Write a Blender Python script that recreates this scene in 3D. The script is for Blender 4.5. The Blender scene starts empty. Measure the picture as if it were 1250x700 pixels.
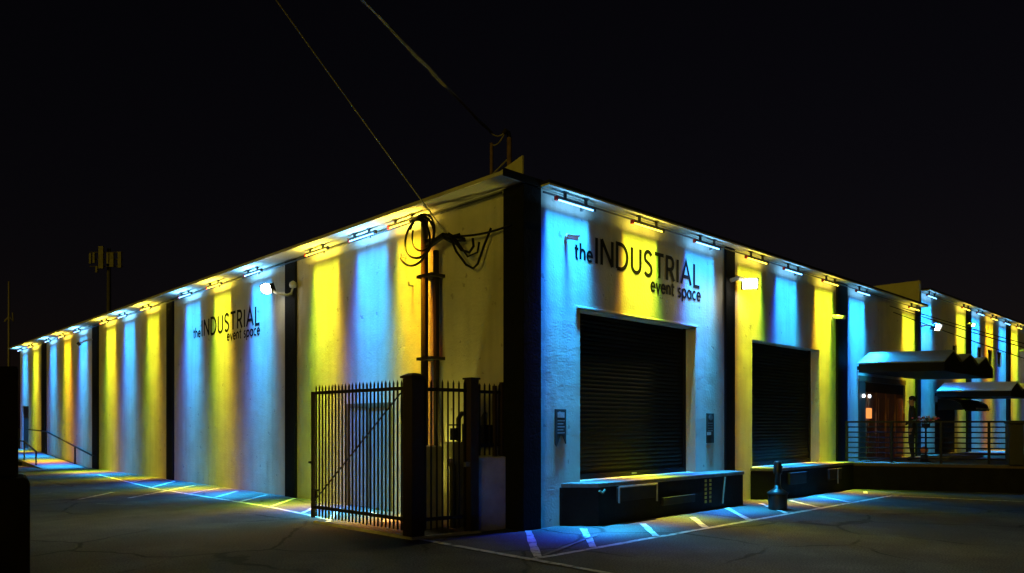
import bpy, bmesh, math, random
from mathutils import Vector, Matrix
random.seed(7)
C = bpy.context.scene
COL = C.collection
R = math.radians

# ------------------------------------------------------------------ camera, sky, moon-like lamp, exposure
cd = bpy.data.cameras.new('camera')
cam = bpy.data.objects.new('camera', cd); COL.objects.link(cam)
cam.location = (-7.963, -8.053, 1.6)
cam.rotation_euler = (R(90), 0, R(46.198 - 90))
cd.sensor_width = 36; cd.lens = 913 / 1250 * 36; cd.shift_y = 169 / 1250
cd.clip_start = 0.05; cd.clip_end = 3000
C.camera = cam

SUN_EL, SUN_AZ = 9.0, 196.0        # azimuth from +X, counter-clockwise: the glow comes from the left of the photo
w = bpy.data.worlds.new('World'); C.world = w; w.use_nodes = True
nt = w.node_tree
bg = nt.nodes['Background']
sky = nt.nodes.new('ShaderNodeTexSky'); sky.sky_type = 'NISHITA'; sky.sun_disc = False
sky.sun_elevation = R(SUN_EL); sky.sun_rotation = R(90 - SUN_AZ)
mx = nt.nodes.new('ShaderNodeMix'); mx.data_type = 'RGBA'; mx.blend_type = 'MULTIPLY'; mx.inputs[0].default_value = 1
mx.inputs[7].default_value = (0.62, 0.36, 0.42, 1)
nt.links.new(sky.outputs[0], mx.inputs[6]); nt.links.new(mx.outputs[2], bg.inputs[0])
bg.inputs[1].default_value = 0.0021
sd = bpy.data.lights.new('sun', 'SUN'); sd.energy = 0.40; sd.angle = R(14); sd.color = (1.0, 0.73, 0.04)
sun = bpy.data.objects.new('sun', sd); COL.objects.link(sun)
dv = Vector((math.cos(R(SUN_EL)) * math.cos(R(SUN_AZ)), math.cos(R(SUN_EL)) * math.sin(R(SUN_AZ)), math.sin(R(SUN_EL))))
sun.rotation_euler = dv.to_track_quat('Z', 'Y').to_euler()
sun.location = dv * 60
C.view_settings.view_transform = 'Standard'; C.view_settings.look = 'None'
C.view_settings.exposure = 0.0; C.view_settings.gamma = 1.0; C.view_settings.use_curve_mapping = False
C.render.engine = 'CYCLES'
C.cycles.max_bounces = 6; C.cycles.diffuse_bounces = 4; C.cycles.use_light_tree = True

# ------------------------------------------------------------------ materials
def mat(name, c1, c2=None, rough=0.8, scale=3.0, bump=0.0, bscale=20.0, metal=0.0, detail=6, stain=None, sscale=0.7, lumps=0.0, squash=None, spec=0.4):
    m = bpy.data.materials.new(name); m.use_nodes = True
    n = m.node_tree.nodes; L = m.node_tree.links
    b = n['Principled BSDF']; b.inputs['Roughness'].default_value = rough; b.inputs['Metallic'].default_value = metal
    b.inputs['Specular IOR Level'].default_value = spec
    geo = n.new('ShaderNodeNewGeometry')
    vec = geo.outputs['Position']
    if squash:
        mp = n.new('ShaderNodeMapping'); mp.inputs['Scale'].default_value = squash
        L.new(vec, mp.inputs['Vector']); svec = mp.outputs['Vector']
    else: svec = vec
    c2 = c2 or tuple(v * 0.75 for v in c1)
    no = n.new('ShaderNodeTexNoise'); no.inputs['Scale'].default_value = scale; no.inputs['Detail'].default_value = detail
    L.new(svec, no.inputs['Vector'])
    cr = n.new('ShaderNodeValToRGB'); cr.color_ramp.elements[0].position = 0.35; cr.color_ramp.elements[1].position = 0.68
    cr.color_ramp.elements[0].color = (*c2, 1); cr.color_ramp.elements[1].color = (*c1, 1)
    L.new(no.outputs['Fac'], cr.inputs[0]); out = cr.outputs[0]
    if stain:
        n2 = n.new('ShaderNodeTexNoise'); n2.inputs['Scale'].default_value = sscale; n2.inputs['Detail'].default_value = 8; n2.inputs['Roughness'].default_value = 0.65
        L.new(svec, n2.inputs['Vector'])
        r2 = n.new('ShaderNodeMapRange'); r2.inputs[1].default_value = 0.52; r2.inputs[2].default_value = 0.72; r2.inputs[4].default_value = 0.75
        L.new(n2.outputs['Fac'], r2.inputs[0])
        mm = n.new('ShaderNodeMix'); mm.data_type = 'RGBA'; mm.inputs[7].default_value = (*stain, 1)
        L.new(r2.outputs[0], mm.inputs[0]); L.new(out, mm.inputs[6]); out = mm.outputs[2]
    L.new(out, b.inputs['Base Color'])
    if bump:
        nb = n.new('ShaderNodeTexNoise'); nb.inputs['Scale'].default_value = bscale; nb.inputs['Detail'].default_value = 8
        L.new(vec, nb.inputs['Vector'])
        h = nb.outputs['Fac']
        if lumps:
            nl = n.new('ShaderNodeTexNoise'); nl.inputs['Scale'].default_value = bscale * 0.16; nl.inputs['Detail'].default_value = 4
            L.new(vec, nl.inputs['Vector'])
            ml = n.new('ShaderNodeMath'); ml.operation = 'MULTIPLY_ADD'; ml.inputs[1].default_value = lumps
            L.new(nl.outputs['Fac'], ml.inputs[0]); L.new(h, ml.inputs[2]); h = ml.outputs[0]
        bp = n.new('ShaderNodeBump'); bp.inputs['Strength'].default_value = bump; bp.inputs['Distance'].default_value = 0.02
        L.new(h, bp.inputs['Height']); L.new(bp.outputs[0], b.inputs['Normal'])
    m['b'] = 1
    return m

def emit(name, col, strength):
    m = bpy.data.materials.new(name); m.use_nodes = True
    n = m.node_tree.nodes; n.remove(n['Principled BSDF'])
    e = n.new('ShaderNodeEmission'); e.inputs[0].default_value = (*col, 1); e.inputs[1].default_value = strength
    m.node_tree.links.new(e.outputs[0], n['Material Output'].inputs[0]); return m

M = {}
M['iron'] = mat('black_iron', (.012, .012, .011), (.02, .014, .010), .55, 9, .25, 60, stain=(.05, .022, .010), sscale=5)
M['rust'] = mat('rusted_iron', (.020, .016, .012), (.035, .020, .012), .75, 6, .5, 40, stain=(.09, .032, .012), sscale=3, squash=(1, 1, .35))
M['pil'] = mat('dark_pilaster_paint', (.008, .008, .009), (.005, .006, .006), .8, spec=.12, scale=6, bump=.35, bscale=26, lumps=1.5)
M['dock'] = mat('dark_dock_face', (.007, .007, .008), (.012, .011, .010), .8, 4, .4, 20, stain=(.02, .018, .016), lumps=1.2, spec=.12)
M['docktop'] = mat('dock_concrete', (.16, .155, .145), (.11, .105, .10), .85, 7, .3, 40, stain=(.2, .19, .17), sscale=2)
M['conc'] = mat('pale_concrete', (.62, .61, .56), (.48, .47, .43), .9, 5, .5, 30, stain=(.18, .17, .15), sscale=1.6)
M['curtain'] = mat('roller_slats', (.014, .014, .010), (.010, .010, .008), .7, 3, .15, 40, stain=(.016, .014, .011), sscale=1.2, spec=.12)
M['roof'] = mat('roof_felt', (.03, .03, .03), rough=.95, bump=.3)
M['fascia'] = mat('dark_fascia', (.014, .014, .013), rough=.8, bump=.2, spec=.12)
M['soffit'] = mat('painted_soffit', (.50, .48, .40), (.44, .42, .34), .85, 3, .3, 25, stain=(.34, .31, .24), sscale=1.0)
M['letter'] = mat('black_letter', (.008, .008, .009), (.010, .010, .010), .8, spec=.05)
M['cable'] = mat('black_cable', (.005, .005, .005), (.008, .007, .006), .7, spec=.15)
M['oldcable'] = mat('weathered_cable', (.34, .31, .28), (.20, .18, .17), .8, 12)
M['steel'] = mat('galvanised_steel', (.32, .33, .33), (.24, .24, .24), .45, 12, .1, 60, metal=.7)
M['pole'] = mat('old_brown_pole', (.022, .016, .009), (.013, .009, .006), .85, 5, .5, 30, squash=(4, 4, .5))
M['housing'] = mat('fixture_housing', (.03, .03, .032), (.02, .02, .02), .5)
M['redcap'] = mat('red_end_cap', (.45, .03, .02), (.35, .02, .02), .5)
M['white'] = mat('white_metal', (.7, .7, .68), (.6, .6, .57), .5, 8)
M['doorpaint'] = mat('grey_door_paint', (.34, .36, .37), (.27, .29, .30), .5, 4, .1, 30, stain=(.2, .2, .19), sscale=2)
M['doorframe'] = mat('brown_door_frame', (.16, .12, .06), (.12, .09, .05), .6, 6)
M['wood'] = mat('brown_wood', (.30, .11, .04), (.16, .06, .025), .55, 4, .3, 30, squash=(6, 6, .7))
M['darkwood'] = mat('dark_brown_wall', (.045, .03, .018), (.03, .02, .014), .7, 4)
M['canopy'] = mat('canopy_sheet', (.22, .24, .23), (.17, .19, .18), .7, 3, .1, 30, stain=(.18, .18, .17), sscale=2)
M['canopy_pale'] = mat('pale_canopy_sheet', (.58, .60, .57), (.50, .52, .50), .6, 3, .1, 30, stain=(.40, .40, .37), sscale=2)
M['rail'] = mat('dark_rail_paint', (.010, .010, .011), (.015, .015, .014), .55, 8, spec=.2)
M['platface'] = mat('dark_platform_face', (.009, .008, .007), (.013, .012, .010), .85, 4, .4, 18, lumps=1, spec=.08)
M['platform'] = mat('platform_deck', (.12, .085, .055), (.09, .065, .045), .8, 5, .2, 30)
M['bin'] = mat('black_plastic', (.016, .017, .018), (.012, .012, .012), .4, 8)
M['rubber'] = mat('black_rubber', (.015, .015, .015), rough=.85)
M['hazard'] = mat('yellow_hazard_paint', (.55, .42, .04), (.35, .26, .04), .7, 20)
M['plaque'] = mat('dark_plaque', (.05, .06, .058), (.035, .042, .04), .5, 20)
M['pale'] = mat('pale_print', (.55, .56, .54), (.4, .4, .4), .6, 40)
M['mast'] = mat('rusty_mast', (.22, .14, .08), (.12, .07, .04), .8, 10)
M['farmast'] = mat('far_mast_steel', (.10, .095, .085), (.06, .055, .05), .8)
M['farpanel'] = mat('far_antenna_panel', (.26, .25, .22), (.16, .15, .13), .8)
M['cabinet'] = mat('pale_cabinet', (.58, .57, .50), (.48, .47, .40), .7, 5, .2, 30, stain=(.32, .31, .26), sscale=2)
M['darkbox'] = mat('dark_cabinet', (.03, .03, .027), (.02, .02, .018), .6, 5)
M['pipe'] = mat('utility_pipe', (.12, .11, .06), (.07, .06, .04), .55, 8, metal=.2)
M['skin'] = mat('skin', (.32, .17, .11), (.28, .14, .09), .6)
M['cloth'] = mat('black_cloth', (.009, .009, .010), (.014, .014, .015), .9, 10)
M['trousers'] = mat('dark_trousers', (.012, .013, .016), (.018, .018, .02), .9, 10)
M['hair'] = mat('dark_hair', (.010, .008, .007), rough=.6)
M['pink'] = mat('pink_petals', (.65, .12, .22), (.55, .08, .15), .7, 30)
M['petal'] = mat('white_petals', (.75, .72, .72), (.65, .6, .62), .7, 30)
M['leaf'] = mat('green_leaf', (.05, .10, .03), (.03, .07, .02), .6, 30)
M['orange'] = mat('orange_lantern', (.75, .20, .05), (.6, .15, .04), .5, 10)
M['brick'] = mat('pier_plaster', (.007, .005, .004), (.004, .003, .003), .95, 4, .6, 16, lumps=1.5, spec=.05)
M['glass'] = mat('dark_glass', (.02, .025, .03), rough=.12, spec=.6)
M['em_white'] = emit('lamp_white', (1, .95, .82), 30)
M['em_small'] = emit('lamp_small_white', (.8, .95, 1), 5)
M['em_orange'] = emit('lit_orange_sign', (1, .34, .08), 1.2)
M['em_blue'] = emit('tube_blue', (.14, .46, 1.0), 8)
M['em_yellow'] = emit('tube_yellow', (1.0, .72, .06), 6)
M['em_bulb'] = emit('bulb_warm', (1, .8, .45), 2.0)

def wall_material():
    m = mat('cream_wall_paint', (.57, .55, .47), (.46, .44, .37), .82, 1.3, .0)
    n = m.node_tree.nodes; L = m.node_tree.links; b = n['Principled BSDF']
    geo = n.new('ShaderNodeNewGeometry'); pos = geo.outputs['Position']
    base = b.inputs['Base Color'].links[0].from_socket
    # streaky dirt running down
    mp = n.new('ShaderNodeMapping'); mp.inputs['Scale'].default_value = (5, 5, .35); L.new(pos, mp.inputs[0])
    ns = n.new('ShaderNodeTexNoise'); ns.inputs['Scale'].default_value = 1.0; ns.inputs['Detail'].default_value = 7; L.new(mp.outputs[0], ns.inputs['Vector'])
    r = n.new('ShaderNodeMapRange'); r.inputs[1].default_value = .46; r.inputs[2].default_value = .74; r.inputs[4].default_value = .6; L.new(ns.outputs['Fac'], r.inputs[0])
    mm = n.new('ShaderNodeMix'); mm.data_type = 'RGBA'; mm.inputs[7].default_value = (.36, .34, .27, 1)
    L.new(r.outputs[0], mm.inputs[0]); L.new(base, mm.inputs[6]); col = mm.outputs[2]
    # scattered small chips
    vo = n.new('ShaderNodeTexNoise'); vo.inputs['Scale'].default_value = 5.5; vo.inputs['Detail'].default_value = 3; L.new(pos, vo.inputs['Vector'])
    r3 = n.new('ShaderNodeMapRange'); r3.inputs[1].default_value = .67; r3.inputs[2].default_value = .70; L.new(vo.outputs['Fac'], r3.inputs[0])
    m3 = n.new('ShaderNodeMix'); m3.data_type = 'RGBA'; m3.inputs[7].default_value = (.33, .31, .27, 1)
    L.new(r3.outputs[0], m3.inputs[0]); L.new(col, m3.inputs[6]); L.new(m3.outputs[2], b.inputs['Base Color'])
    # relief: fine grain + trowel lumps + faint block courses + chips
    a = n.new('ShaderNodeTexNoise'); a.inputs['Scale'].default_value = 26; a.inputs['Detail'].default_value = 6; L.new(pos, a.inputs['Vector'])
    c = n.new('ShaderNodeTexNoise'); c.inputs['Scale'].default_value = 3.2; c.inputs['Detail'].default_value = 5; c.inputs['Roughness'].default_value = .6; L.new(pos, c.inputs['Vector'])
    sx = n.new('ShaderNodeSeparateXYZ'); L.new(pos, sx.inputs[0])
    md = n.new('ShaderNodeMath'); md.operation = 'PINGPONG'; md.inputs[1].default_value = .1; L.new(sx.outputs[2], md.inputs[0])
    gr = n.new('ShaderNodeMapRange'); gr.inputs[1].default_value = 0; gr.inputs[2].default_value = .012; gr.inputs[3].default_value = -.05; gr.inputs[4].default_value = 0; L.new(md.outputs[0], gr.inputs[0])
    s1 = n.new('ShaderNodeMath'); s1.operation = 'MULTIPLY_ADD'; s1.inputs[1].default_value = 2.2; L.new(c.outputs['Fac'], s1.inputs[0]); L.new(a.outputs['Fac'], s1.inputs[2])
    s2 = n.new('ShaderNodeMath'); s2.operation = 'ADD'; L.new(s1.outputs[0], s2.inputs[0]); L.new(gr.outputs[0], s2.inputs[1])
    s3 = n.new('ShaderNodeMath'); s3.operation = 'MULTIPLY_ADD'; s3.inputs[1].default_value = -.7; L.new(r3.outputs[0], s3.inputs[0]); L.new(s2.outputs[0], s3.inputs[2])
    bp = n.new('ShaderNodeBump'); bp.inputs['Strength'].default_value = .40; bp.inputs['Distance'].default_value = .012
    L.new(s3.outputs[0], bp.inputs['Height']); L.new(bp.outputs[0], b.inputs['Normal'])
    return m
M['wall'] = wall_material()

def asphalt_material():
    m = mat('asphalt', (.120, .116, .104), (.075, .073, .066), .88, 1.3, .0, detail=9)
    n = m.node_tree.nodes; L = m.node_tree.links; b = n['Principled BSDF']
    pos = n.new('ShaderNodeNewGeometry').outputs['Position']
    col = b.inputs['Base Color'].links[0].from_socket
    big = n.new('ShaderNodeTexNoise'); big.inputs['Scale'].default_value = .28; big.inputs['Detail'].default_value = 7; big.inputs['Roughness'].default_value = .6; L.new(pos, big.inputs['Vector'])
    r = n.new('ShaderNodeMapRange'); r.inputs[1].default_value = .43; r.inputs[2].default_value = .56; r.inputs[3].default_value = 0; r.inputs[4].default_value = .85; L.new(big.outputs['Fac'], r.inputs[0])
    m1 = n.new('ShaderNodeMix'); m1.data_type = 'RGBA'; m1.inputs[7].default_value = (.045, .043, .040, 1); L.new(r.outputs[0], m1.inputs[0]); L.new(col, m1.inputs[6])
    # warped crack network
    wn = n.new('ShaderNodeTexNoise'); wn.inputs['Scale'].default_value = 1.1; wn.inputs['Detail'].default_value = 5; L.new(pos, wn.inputs['Vector'])
    wa = n.new('ShaderNodeMix'); wa.data_type = 'VECTOR'; wa.inputs[0].default_value = .35; L.new(pos, wa.inputs[4]); L.new(wn.outputs['Color'], wa.inputs[5])
    vo = n.new('ShaderNodeTexVoronoi'); vo.feature = 'DISTANCE_TO_EDGE'; vo.inputs['Scale'].default_value = .62; L.new(wa.outputs[1], vo.inputs['Vector'])
    rc = n.new('ShaderNodeMapRange'); rc.inputs[1].default_value = .005; rc.inputs[2].default_value = .016; rc.inputs[3].default_value = 1; rc.inputs[4].default_value = 0; L.new(vo.outputs['Distance'], rc.inputs[0])
    gate = n.new('ShaderNodeMapRange'); gate.inputs[1].default_value = .44; gate.inputs[2].default_value = .54; L.new(big.outputs['Fac'], gate.inputs[0])
    mu = n.new('ShaderNodeMath'); mu.operation = 'MULTIPLY'; L.new(rc.outputs[0], mu.inputs[0]); L.new(gate.outputs[0], mu.inputs[1])
    m2 = n.new('ShaderNodeMix'); m2.data_type = 'RGBA'; m2.inputs[7].default_value = (.014, .014, .013, 1); L.new(mu.outputs[0], m2.inputs[0]); L.new(m1.outputs[2], m2.inputs[6])
    # aggregate speckle
    sp = n.new('ShaderNodeTexNoise'); sp.inputs['Scale'].default_value = 45; sp.inputs['Detail'].default_value = 3; L.new(pos, sp.inputs['Vector'])
    rs = n.new('ShaderNodeMapRange'); rs.inputs[1].default_value = .3; rs.inputs[2].default_value = .7; rs.inputs[3].default_value = .3; rs.inputs[4].default_value = 1.75; L.new(sp.outputs['Fac'], rs.inputs[0])
    m3 = n.new('ShaderNodeVectorMath'); m3.operation = 'SCALE'; L.new(m2.outputs[2], m3.inputs[0]); L.new(rs.outputs[0], m3.inputs[3])
    L.new(m3.outputs[0], b.inputs['Base Color'])
    cm = n.new('ShaderNodeMath'); cm.operation = 'MULTIPLY_ADD'; cm.inputs[1].default_value = -2.0; L.new(mu.outputs[0], cm.inputs[0]); L.new(sp.outputs['Fac'], cm.inputs[2])
    md = n.new('ShaderNodeMath'); md.operation = 'MULTIPLY_ADD'; md.inputs[1].default_value = 3.0; L.new(wn.outputs['Fac'], md.inputs[0]); L.new(cm.outputs[0], md.inputs[2])
    bp = n.new('ShaderNodeBump'); bp.inputs['Strength'].default_value = .6; bp.inputs['Distance'].default_value = .012; L.new(md.outputs[0], bp.inputs['Height']); L.new(bp.outputs[0], b.inputs['Normal'])
    return m
M['asphalt'] = asphalt_material()

def paint_material():
    m = mat('worn_line_paint', (.62, .60, .52), (.50, .48, .42), .75, 6)
    n = m.node_tree.nodes; L = m.node_tree.links; b = n['Principled BSDF']
    pos = n.new('ShaderNodeNewGeometry').outputs['Position']; col = b.inputs['Base Color'].links[0].from_socket
    w1 = n.new('ShaderNodeTexNoise'); w1.inputs['Scale'].default_value = 7; w1.inputs['Detail'].default_value = 9; w1.inputs['Roughness'].default_value = .7; L.new(pos, w1.inputs['Vector'])
    r = n.new('ShaderNodeMapRange'); r.inputs[1].default_value = .50; r.inputs[2].default_value = .62; r.inputs[4].default_value = .85; L.new(w1.outputs['Fac'], r.inputs[0])
    m1 = n.new('ShaderNodeMix'); m1.data_type = 'RGBA'; m1.inputs[7].default_value = (.07, .068, .06, 1); L.new(r.outputs[0], m1.inputs[0]); L.new(col, m1.inputs[6]); L.new(m1.outputs[2], b.inputs['Base Color'])
    return m
M['paint'] = paint_material()
M['faded'] = mat('faded_line_paint', (.22, .21, .18), (.08, .078, .07), .8, 5, detail=9)

# ------------------------------------------------------------------ building helpers
ORG = {}
def thing(name, label, cat, loc=(0, 0, 0), group=None, kind=None):
    o = bpy.data.objects.new(name, None); COL.objects.link(o); o.location = loc; o.empty_display_size = .2
    o['label'] = label; o['category'] = cat
    if group: o['group'] = group
    if kind: o['kind'] = kind
    ORG[o.name] = Vector(loc); return o
def tag(o, label=None, cat=None, group=None, kind=None):
    if label: o['label'] = label
    if cat: o['category'] = cat
    if group: o['group'] = group
    if kind: o['kind'] = kind
    return o

class MB:
    def __init__(s): s.v = []; s.f = []; s.mi = []; s.cur = 0
    def add(s, vs, fs):
        k = len(s.v); s.v += [tuple(v) for v in vs]
        for f in fs: s.f.append(tuple(i + k for i in f)); s.mi.append(s.cur)
        return s
    def box(s, x0, x1, y0, y1, z0, z1):
        return s.add([(x0, y0, z0), (x1, y0, z0), (x1, y1, z0), (x0, y1, z0), (x0, y0, z1), (x1, y0, z1), (x1, y1, z1), (x0, y1, z1)],
                     [(0, 3, 2, 1), (4, 5, 6, 7), (0, 1, 5, 4), (1, 2, 6, 5), (2, 3, 7, 6), (3, 0, 4, 7)])
    def bar(s, a, b, w, h, up=(0, 0, 1)):
        a = Vector(a); b = Vector(b); d = (b - a).normalized(); u = Vector(up)
        if abs(d.dot(u)) > .98: u = Vector((1, 0, 0))
        r = d.cross(u).normalized(); u = r.cross(d).normalized(); r = r * w / 2; u = u * h / 2
        vs = [a - r - u, a + r - u, a + r + u, a - r + u, b - r - u, b + r - u, b + r + u, b - r + u]
        return s.add(vs, [(0, 1, 2, 3), (4, 7, 6, 5), (0, 4, 5, 1), (1, 5, 6, 2), (2, 6, 7, 3), (3, 7, 4, 0)])
    def tube(s, pts, r, n=8, caps=True):
        pts = [Vector(p) for p in pts]; rs = r if isinstance(r, (list, tuple)) else [r] * len(pts)
        vs = []; fs = []; ref = None
        for i, p in enumerate(pts):
            d = (pts[min(i + 1, len(pts) - 1)] - pts[max(i - 1, 0)]).normalized()
            if ref is None: ref = Vector((0, 0, 1)) if abs(d.z) < .9 else Vector((1, 0, 0))
            a = d.cross(ref)
            if a.length < 1e-4: a = d.orthogonal()
            a.normalize(); b = a.cross(d).normalized(); ref = b
            for k in range(n):
                t = 2 * math.pi * k / n; vs.append(p + (a * math.cos(t) + b * math.sin(t)) * rs[i])
        for i in range(len(pts) - 1):
            for k in range(n):
                k2 = (k + 1) % n; fs.append((i * n + k, i * n + k2, (i + 1) * n + k2, (i + 1) * n + k))
        if caps: fs.append(tuple(range(n - 1, -1, -1))); fs.append(tuple((len(pts) - 1) * n + k for k in range(n)))
        return s.add(vs, fs)
    def lathe(s, c, prof, n=20):
        c = Vector(c); vs = []; fs = []
        for (r, z) in prof:
            for k in range(n):
                t = 2 * math.pi * k / n; vs.append(c + Vector((r * math.cos(t), r * math.sin(t), z)))
        for i in range(len(prof) - 1):
            for k in range(n):
                k2 = (k + 1) % n; fs.append((i * n + k, i * n + k2, (i + 1) * n + k2, (i + 1) * n + k))
        fs.append(tuple(range(n - 1, -1, -1))); fs.append(tuple((len(prof) - 1) * n + k for k in range(n)))
        return s.add(vs, fs)
    def prism(s, poly, z0, z1):
        n = len(poly); vs = [(x, y, z0) for x, y in poly] + [(x, y, z1) for x, y in poly]
        fs = [tuple(range(n - 1, -1, -1)), tuple(range(n, 2 * n))] + [(i, (i + 1) % n, (i + 1) % n + n, i + n) for i in range(n)]
        return s.add(vs, fs)
    def extrude(s, pts, off):
        n = len(pts); off = Vector(off); vs = [Vector(p) for p in pts] + [Vector(p) + off for p in pts]
        fs = [tuple(range(n)), tuple(range(2 * n - 1, n - 1, -1))] + [(i, i + n, (i + 1) % n + n, (i + 1) % n) for i in range(n)]
        return s.add(vs, fs)
    def mesh(s, name, ms, org=Vector((0, 0, 0)), smooth=False):
        me = bpy.data.meshes.new(name)
        me.from_pydata([tuple(Vector(v) - org) for v in s.v], [], s.f)
        for m_ in (ms if isinstance(ms, (list, tuple)) else [ms]): me.materials.append(m_)
        for p, k in zip(me.polygons, s.mi): p.material_index = k; p.use_smooth = smooth
        bm = bmesh.new(); bm.from_mesh(me); bmesh.ops.recalc_face_normals(bm, faces=bm.faces); bm.to_mesh(me); bm.free()
        return me
    def build(s, name, m, parent=None, kind=None, smooth=False, bevel=0):
        org = Vector((0, 0, 0)) if parent is None else ORG[parent.name]
        o = bpy.data.objects.new(name, s.mesh(name, m, org, smooth)); COL.objects.link(o)
        if parent is not None: o.parent = parent
        ORG[o.name] = org
        if kind: o['kind'] = kind
        if bevel:
            b = o.modifiers.new('edge', 'BEVEL'); b.width = bevel; b.segments = 2; b.limit_method = 'ANGLE'
        return o
def inst(name, me, loc, parent):
    o = bpy.data.objects.new(name, me); COL.objects.link(o); o.parent = parent
    o.location = Vector(loc) - ORG[parent.name]; ORG[o.name] = Vector(loc); return o

# ------------------------------------------------------------------ ground and markings
gm = MB()
gx = [-400, -60, -20, -8, 0, 8, 20, 60, 400]
for i in range(8):
    for j in range(8):
        gm.add([(gx[i], gx[j], 0), (gx[i + 1], gx[j], 0), (gx[i + 1], gx[j + 1], 0), (gx[i], gx[j + 1], 0)], [(0, 1, 2, 3)])
ground = gm.build('ground', M['asphalt'], kind='structure')
tag(ground, 'dark cracked asphalt yard in front of the painted building')

def stripe(a, b, wd=.09, m='paint', zz=.004):
    a = Vector((a[0], a[1])); b = Vector((b[0], b[1])); d = (b - a); n = max(2, int(d.length / .22)); d.normalize(); p = Vector((-d.y, d.x))
    mb = MB(); L_, R_ = [], []
    for i in range(n + 1):
        c = a + (b - a) * i / n
        L_.append(c + p * (wd / 2 + random.uniform(-.012, .008))); R_.append(c - p * (wd / 2 + random.uniform(-.012, .008)))
    vs = [(q.x, q.y, zz) for q in L_] + [(q.x, q.y, zz) for q in R_]
    mb.add(vs, [(n + 1 + i, n + 2 + i, i + 1, i) for i in range(n)])
    return mb.build('parking_stripe', M[m], ground)
# right hand bay along the front wall
stripe((-1.72, -1.79), (9.8, -1.79), .10, zz=.004)
for i, x in enumerate((-1.48, -.44, .96, 2.26, 3.61, 4.97, 6.3, 7.75)):
    e = [(0.02, -.08), (.80, -.50), (1.92, -.80), (3.23, -.88), (5.0, -.50), (6.2, -.58), (7.2, -.72), (8.6, -.72)][i]
    stripe((x, -1.74), e, .11 if i < 4 else .10, zz=.008)
stripe((9.8, -1.79), (10.6, -4.6), .09, zz=.008)
stripe((10.0, -1.2), (10.6, -.95), .09, zz=.008)
stripe((-1.69, .34), (-1.64, -5.6), .10, zz=.012)
stripe((-1.4, -1.75), (.4, -1.1), .06, 'faded', .016)
# left hand bay along the side wall
pts = [(-1.42, 11.2), (-1.38, 9.6), (-1.34, 8.09), (-1.28, 5.76), (-1.38, 4.0), (-1.45, 3.2)]
for a, b in zip(pts, pts[1:]): stripe(a, b, .10)
for a, b in (((-1.33, 9.68), (-.25, 10.67)), ((-1.31, 8.31), (-.26, 9.54)), ((-1.29, 7.07), (-.18, 8.15)), ((-1.26, 5.76), (-.14, 6.93)), ((-1.35, 4.32), (-.4, 5.35)),
             ((-2.7, 9.5), (-.34, 11.99)), ((-1.5, 11.9), (-.2, 13.84)), ((-1.3, 14.2), (-.3, 15.5))):
    stripe(a, b, .09, zz=.008)
stripe((-.95, 18.4), (-1.5, 11.2), .09, zz=.012)
stripe((-3.58, 9.9), (-2.5, 11.3), .09, zz=.008)
stripe((-4.3, 11.6), (-3.6, 12.2), .08, 'faded', .008)
stripe((-3.55, 8.7), (-3.1, 7.9), .06, 'faded', .008)
stripe((-1.45, 9.7), (-4.4, 10.3), .08, 'faded', .016)
stripe((-1.65, 2.9), (-.4, 4.6), .09, zz=.008)

# ------------------------------------------------------------------ the building
WH = 5.25
bld = thing('event_building', 'long cream industrial building lit blue and yellow, dark pilasters between its bays', 'building', (0, 0, 0))
def wall_holes(along, span, height, holes, depth, z0=0, other=0):
    """front sheet of a wall in plane x=other (along 'y') or y=other (along 'x'), with openings and reveals going inwards"""
    mb = MB()
    us = sorted({span[0], span[1], *[h[0] for h in holes], *[h[1] for h in holes]}); zs = sorted({z0, height, *[h[2] for h in holes], *[h[3] for h in holes]})
    P = (lambda u, z, d=0: (other + d, u, z)) if along == 'y' else (lambda u, z, d=0: (u, other + d, z))
    for i in range(len(us) - 1):
        for j in range(len(zs) - 1):
            cu = (us[i] + us[i + 1]) / 2; cz = (zs[j] + zs[j + 1]) / 2
            if any(h[0] < cu < h[1] and h[2] < cz < h[3] for h in holes): continue
            mb.add([P(us[i], zs[j]), P(us[i + 1], zs[j]), P(us[i + 1], zs[j + 1]), P(us[i], zs[j + 1])], [(0, 1, 2, 3)])
    for (a, b, c, d) in holes:
        mb.add([P(a, c), P(a, d), P(a, d, depth), P(a, c, depth)], [(0, 1, 2, 3)])
        mb.add([P(b, c), P(b, d), P(b, d, depth), P(b, c, depth)], [(0, 1, 2, 3)])
        mb.add([P(a, d), P(b, d), P(b, d, depth), P(a, d, depth)], [(0, 1, 2, 3)])
        mb.add([P(a, c), P(b, c), P(b, c, depth), P(a, c, depth)], [(0, 1, 2, 3)])
    # back sheet and top so that the wall has thickness
    a, b = span
    mb.add([P(a, z0, .34), P(b, z0, .34), P(b, height, .34), P(a, height, .34)], [(0, 1, 2, 3)])
    mb.add([P(a, height), P(b, height), P(b, height, .34), P(a, height, .34)], [(0, 1, 2, 3)])
    return mb
DOCKZ = .68
side = wall_holes('y', (0, 35), WH + .021, [(3.49, 5.0, 0.0, 1.96), (33.2, 34.5, .46, 2.5)], .12).build('wall', M['wall'], bld)
wins = [(22.95, 23.75), (25.0, 25.8), (26.75, 27.5)]
D1 = (1.30, 4.72, DOCKZ, 3.49); D2 = (6.93, 10.24, DOCKZ, 3.44)
ENT = (13.05, 16.15, .64, 2.78); BDOOR = (18.85, 21.2, .64, 2.36)
front = wall_holes('x', (0, 17.4), WH, [D1, D2, ENT], .30).build('wall', M['wall'], bld)
front2 = wall_holes('x', (17.4, 45), 5.80, [BDOOR, (20.7, 21.15, 3.55, 4.35)] + [(23.6, 24.25, 3.9, 4.5), (25.0, 25.65, 3.9, 4.5), (26.3, 26.95, 3.9, 4.5)], .22).build('wall', M['wall'], bld)
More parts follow.
